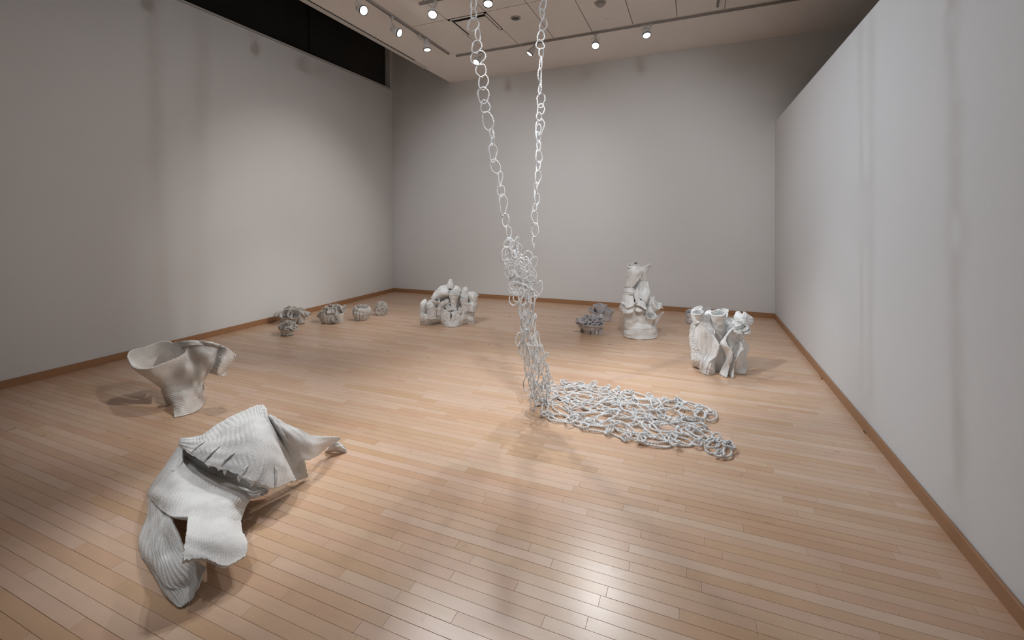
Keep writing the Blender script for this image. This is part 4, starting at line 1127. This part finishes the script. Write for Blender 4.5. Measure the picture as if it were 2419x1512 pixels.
mpp = DCH / F_PX
def strand(pts):
    """pts: centre x, y, half width, half height (picture pixels) and lean"""
    for i, q in enumerate(pts):
        x, y, hw, hh = q[:4]
        lean = q[4] if len(q) > 4 else 0.0
        p = at_depth(x, y, DCH)
        up = UP * math.cos(lean) + RT * math.sin(lean)
        # narrow links are links seen edge-on
        true_w = max(hw, hh * 0.55)
        ang = math.acos(min(1, hw / true_w)) * (1 if i % 2 else -1)
        sd = RT * math.cos(ang) + FW * math.sin(ang)
        rope_loop('link', p, up, sd, hh * mpp, true_w * mpp, 0.0062, 300 + int(x * 7 + y), 0.13)
c1 = lambda x, y, w, h_, l=0: (1060 + x / 4.58, y / 4.58, w / 4.58 / 2, (h_ + 14) / 4.58 / 2, l)
c2 = lambda x, y, w, h_, l=0: (1080 + x / 4.725, 300 + y / 4.725, w / 4.725 / 2, (h_ + 14) / 4.725 / 2, l)
left = [c1(270, 40, 56, 110), c1(270, 150, 54, 110), c1(268, 265, 118, 128), c1(318, 375, 50, 125, -.1), c1(303, 505, 100, 125, .1), c1(316, 625, 148, 140),
        c1(350, 762, 100, 140), c1(375, 890, 96, 150), c1(375, 1030, 122, 160, -.15), c1(395, 1155, 90, 135), c1(425, 1310, 105, 215, -.25), c1(462, 1450, 36, 110),
        c2(398, 130, 30, 130), c2(398, 290, 88, 180), c2(425, 440, 95, 165, -.4), c2(480, 580, 42, 150), c2(487, 715, 80, 120), c2(512, 870, 85, 210),
        c2(540, 1040, 72, 140), c2(572, 1180, 54, 150)]
right = [c1(1020, 60, 56, 105, .15), c1(1010, 155, 44, 110), c1(1025, 270, 72, 115, .2), c1(998, 390, 66, 110, .15), c1(990, 485, 82, 90), c1(1003, 575, 46, 95),
         c1(997, 680, 18, 120), c1(990, 830, 36, 170), c1(990, 960, 22, 100), c1(998, 1085, 88, 130), c1(998, 1185, 78, 96), c1(980, 1265, 50, 90),
         c1(985, 1375, 92, 155, .2), c1(968, 1490, 44, 110), c2(905, 30, 60, 100), c2(903, 120, 44, 100), c2(912, 210, 38, 100), c2(910, 330, 66, 150),
         c2(905, 440, 38, 95, .2), c2(900, 565, 62, 150), c2(878, 685, 24, 125), c2(888, 805, 52, 145), c2(867, 905, 38, 85, .2), c2(865, 1015, 70, 140, -.1), c2(868, 1150, 70, 150), c2(853, 1300, 20, 160)]
for x, y in ((1118, -14), (1115, -36), (1116, -58), (1113, -81), (1112, -104), (1111, -128), (1110, -152), (1109, -176), (1108, -200), (1107, -224), (1106, -248)):
    left.append((x, y, 10 if y % 4 else 6, 14.5))
for x, y in ((1286, -8), (1287, -28), (1288, -48), (1289, -69), (1290, -90), (1291, -112), (1292, -134), (1293, -156), (1294, -178), (1295, -200), (1296, -222), (1297, -244)):
    right.append((x, y, 8 if y % 4 else 5, 13.5))
strand(left)
strand(right)
for x in (1106, 1297):
    p = at_depth(x, -255, DCH)
    MB().lathe((p[0], p[1], ZC), (0, 0, -1), [(0, 0.04), (0.006, 0.04), (0.01, 0.03)], 20).tube([(p[0], p[1], ZC - 0.008), (p[0], p[1], ZC - 0.03), (p[0] + .012, p[1], ZC - 0.05), (p[0], p[1], ZC - 0.068), (p[0] - .012, p[1], ZC - 0.052)], 0.004, 8).build('ceiling_hook', M['track'], net)

# hanging part of the net: centre line and half width in picture pixels
prof = np.array([(575, 1208, 12), (595, 1212, 22), (615, 1225, 34), (640, 1231, 36), (670, 1237, 33), (700, 1240, 30), (730, 1243, 22), (760, 1245, 20), (790, 1249, 24), (815, 1254, 30), (850, 1262, 30), (880, 1266, 32), (905, 1270, 34), (930, 1272, 28), (950, 1278, 28)], float)
def prof_at(y):
    return np.interp(y, prof[:, 0], prof[:, 1]), np.interp(y, prof[:, 0], prof[:, 2])
kk = 0
yv = 580.0
while yv < 955:
    cx, hw = prof_at(yv)
    ncol = 3 if hw > 26 else 2
    for c in range(ncol):
        u = (c + 0.5) / ncol * 2 - 1 + nr.uniform(-.25, .25)
        dx = u * hw * 0.8
        dd = nr.uniform(-.06, .06) + 0.03 * math.sin(yv * .05 + c)
        long_ = 15 if yv < 715 else (27 if yv < 900 else 17)
        hh = long_ * nr.uniform(.75, 1.2)
        wd = (13 if yv < 715 else 7.5) * nr.uniform(.8, 1.25)
        p = at_depth(cx + dx, yv + nr.uniform(-6, 6), DCH + dd)
        le = nr.uniform(-.45, .45) * (1 if yv < 715 else .5); an = nr.uniform(-.9, .9)
        up = UP * math.cos(le) + RT * math.sin(le)
        sd = RT * math.cos(an) + FW * math.sin(an)
        rope_loop('link', p, up, sd, hh * mpp, wd * mpp, 0.0062, 900 + kk, 0.2, floor=True)
        kk += 1
        if nr.rand() < .62:
            q = at_depth(cx + dx + nr.uniform(-6, 6), yv + hh * nr.choice([-1, 1]), DCH + dd)
            rope_loop('knot', q, np.array([0, 0, 1.]) + nr.uniform(-1, 1, 3), RT + nr.uniform(-.8, .8, 3), 0.016 * nr.uniform(.8, 1.3), 0.011, 0.0065, 1900 + kk, 0.2, floor=True)
    yv += 15 if yv < 720 else 15.5
for (x, y, hw, hh, l) in ((1195, 601, 12, 14, .2), (1203, 640, 14, 17, 0), (1217, 672, 13, 20, .1), (1214, 706, 11, 17, .0), (1255, 652, 13, 14, 0), (1247, 690, 12, 16, .2), (1227, 640, 13, 15, .4), (1271, 683, 9, 18, .2), (1226, 800, 7, 18, .25), (1258, 625, 8, 20, .3), (1241, 616, 8, 9, .5), (1246, 905, 9, 20, .3), (1296, 895, 8, 14, -.4), (1283, 925, 14, 16, 0)):
    p = at_depth(x, y, DCH - 0.02)
    rope_loop('link', p, UP * math.cos(l) + RT * math.sin(l), RT + FW * nr.uniform(-.4, .4), hh * mpp, hw * mpp, 0.0062, 2900 + x, 0.14)

# part lying on the floor
poly = np.array([(1256, 935), (1300, 905), (1390, 912), (1480, 932), (1560, 948), (1640, 955), (1684, 980), (1660, 1005), (1672, 1025), (1712, 1040), (1732, 1072), (1702, 1084), (1660, 1058), (1600, 1056), (1530, 1054), (1440, 1026), (1340, 1010), (1285, 985)], float)
polyf = np.array([on_z(x, y, 0)[:2] for x, y in poly])
def inside(p, pg):
    x, y = p; c = False; j = len(pg) - 1
    for i in range(len(pg)):
        if (pg[i][1] > y) != (pg[j][1] > y) and x < (pg[j][0] - pg[i][0]) * (y - pg[i][1]) / (pg[j][1] - pg[i][1]) + pg[i][0]:
            c = not c
        j = i
    return c
lo, hi = polyf.min(0), polyf.max(0)
axis = on_z(1680, 1000, 0)[:2] - on_z(1290, 950, 0)[:2]; axis /= np.linalg.norm(axis)
pts = []
tries = 0
while tries < 9000 and len(pts) < 100:
    tries += 1
    p = nr.uniform(lo, hi)
    if inside(p, polyf) and all(np.hypot(*(p - q)) > 0.098 for q in pts):
        pts.append(p)
cen = polyf.mean(0)
for i, p in enumerate(pts):
    an = math.atan2(axis[1], axis[0]) + nr.normal(0, .6)
    a = nr.uniform(.08, .135); b = nr.uniform(.042, .068)
    # keep the loop inside the outline
    for _ in range(6):
        ok = all(inside(p + s_ * a * 0.95 * np.array([math.cos(an + d_), math.sin(an + d_)]), polyf) for s_ in (1, -1) for d_ in (0,)) and \
             all(inside(p + s_ * b * 0.95 * np.array([-math.sin(an), math.cos(an)]), polyf) for s_ in (1, -1))
        if ok:
            break
        a *= .85; b *= .88; an += .25
    zc = 0.011 + nr.uniform(0, .022)
    tx, ty = nr.uniform(-.14, .14, 2)
    rope_loop('link', (p[0], p[1], zc), (math.cos(an), math.sin(an), tx), (-math.sin(an), math.cos(an), ty), max(a, .04), max(b, .026), 0.0084, 4000 + i, 0.22, floor=True, pitch=0.030)
    if i % 5 < 4:
        d_ = nr.uniform(0, 6.28)
        q = p + np.array([math.cos(an), math.sin(an)]) * a * nr.choice([-1, 1]) * nr.uniform(.8, 1)
        rope_loop('knot', (q[0], q[1], 0.022 + nr.uniform(0, .015)), (math.cos(d_), math.sin(d_), nr.uniform(-.5, .5)), (-math.sin(d_) * .5, math.cos(d_) * .5, nr.uniform(.2, 1)), nr.uniform(.018, .028), nr.uniform(.013, .02), 0.008, 5000 + i, 0.2, floor=True)
# outer loops that make the border
border = [(1395, 1012, 42, 8), (1320, 992, 26, 8), (1475, 1030, 36, 9), (1545, 1048, 44, 9), (1680, 985, 14, 14), (1640, 965, 44, 8), (1712, 1065, 20, 18), (1690, 1058, 26, 18), (1420, 925, 40, 6), (1500, 938, 34, 6), (1360, 915, 36, 6), (1600, 1045, 36, 9), (1645, 1025, 34, 10), (1575, 955, 38, 6)]
for i, (x, y, hw, hh) in enumerate(border):
    c = on_z(x, y, 0); ux = on_z(x + hw, y + hw * .22, 0) - c; uy = on_z(x, y + hh, 0) - c
    rope_loop('link', (c[0], c[1], .012), ux, uy, np.linalg.norm(ux), np.linalg.norm(uy), 0.0085, 6000 + i, 0.12, floor=True, pitch=0.030)
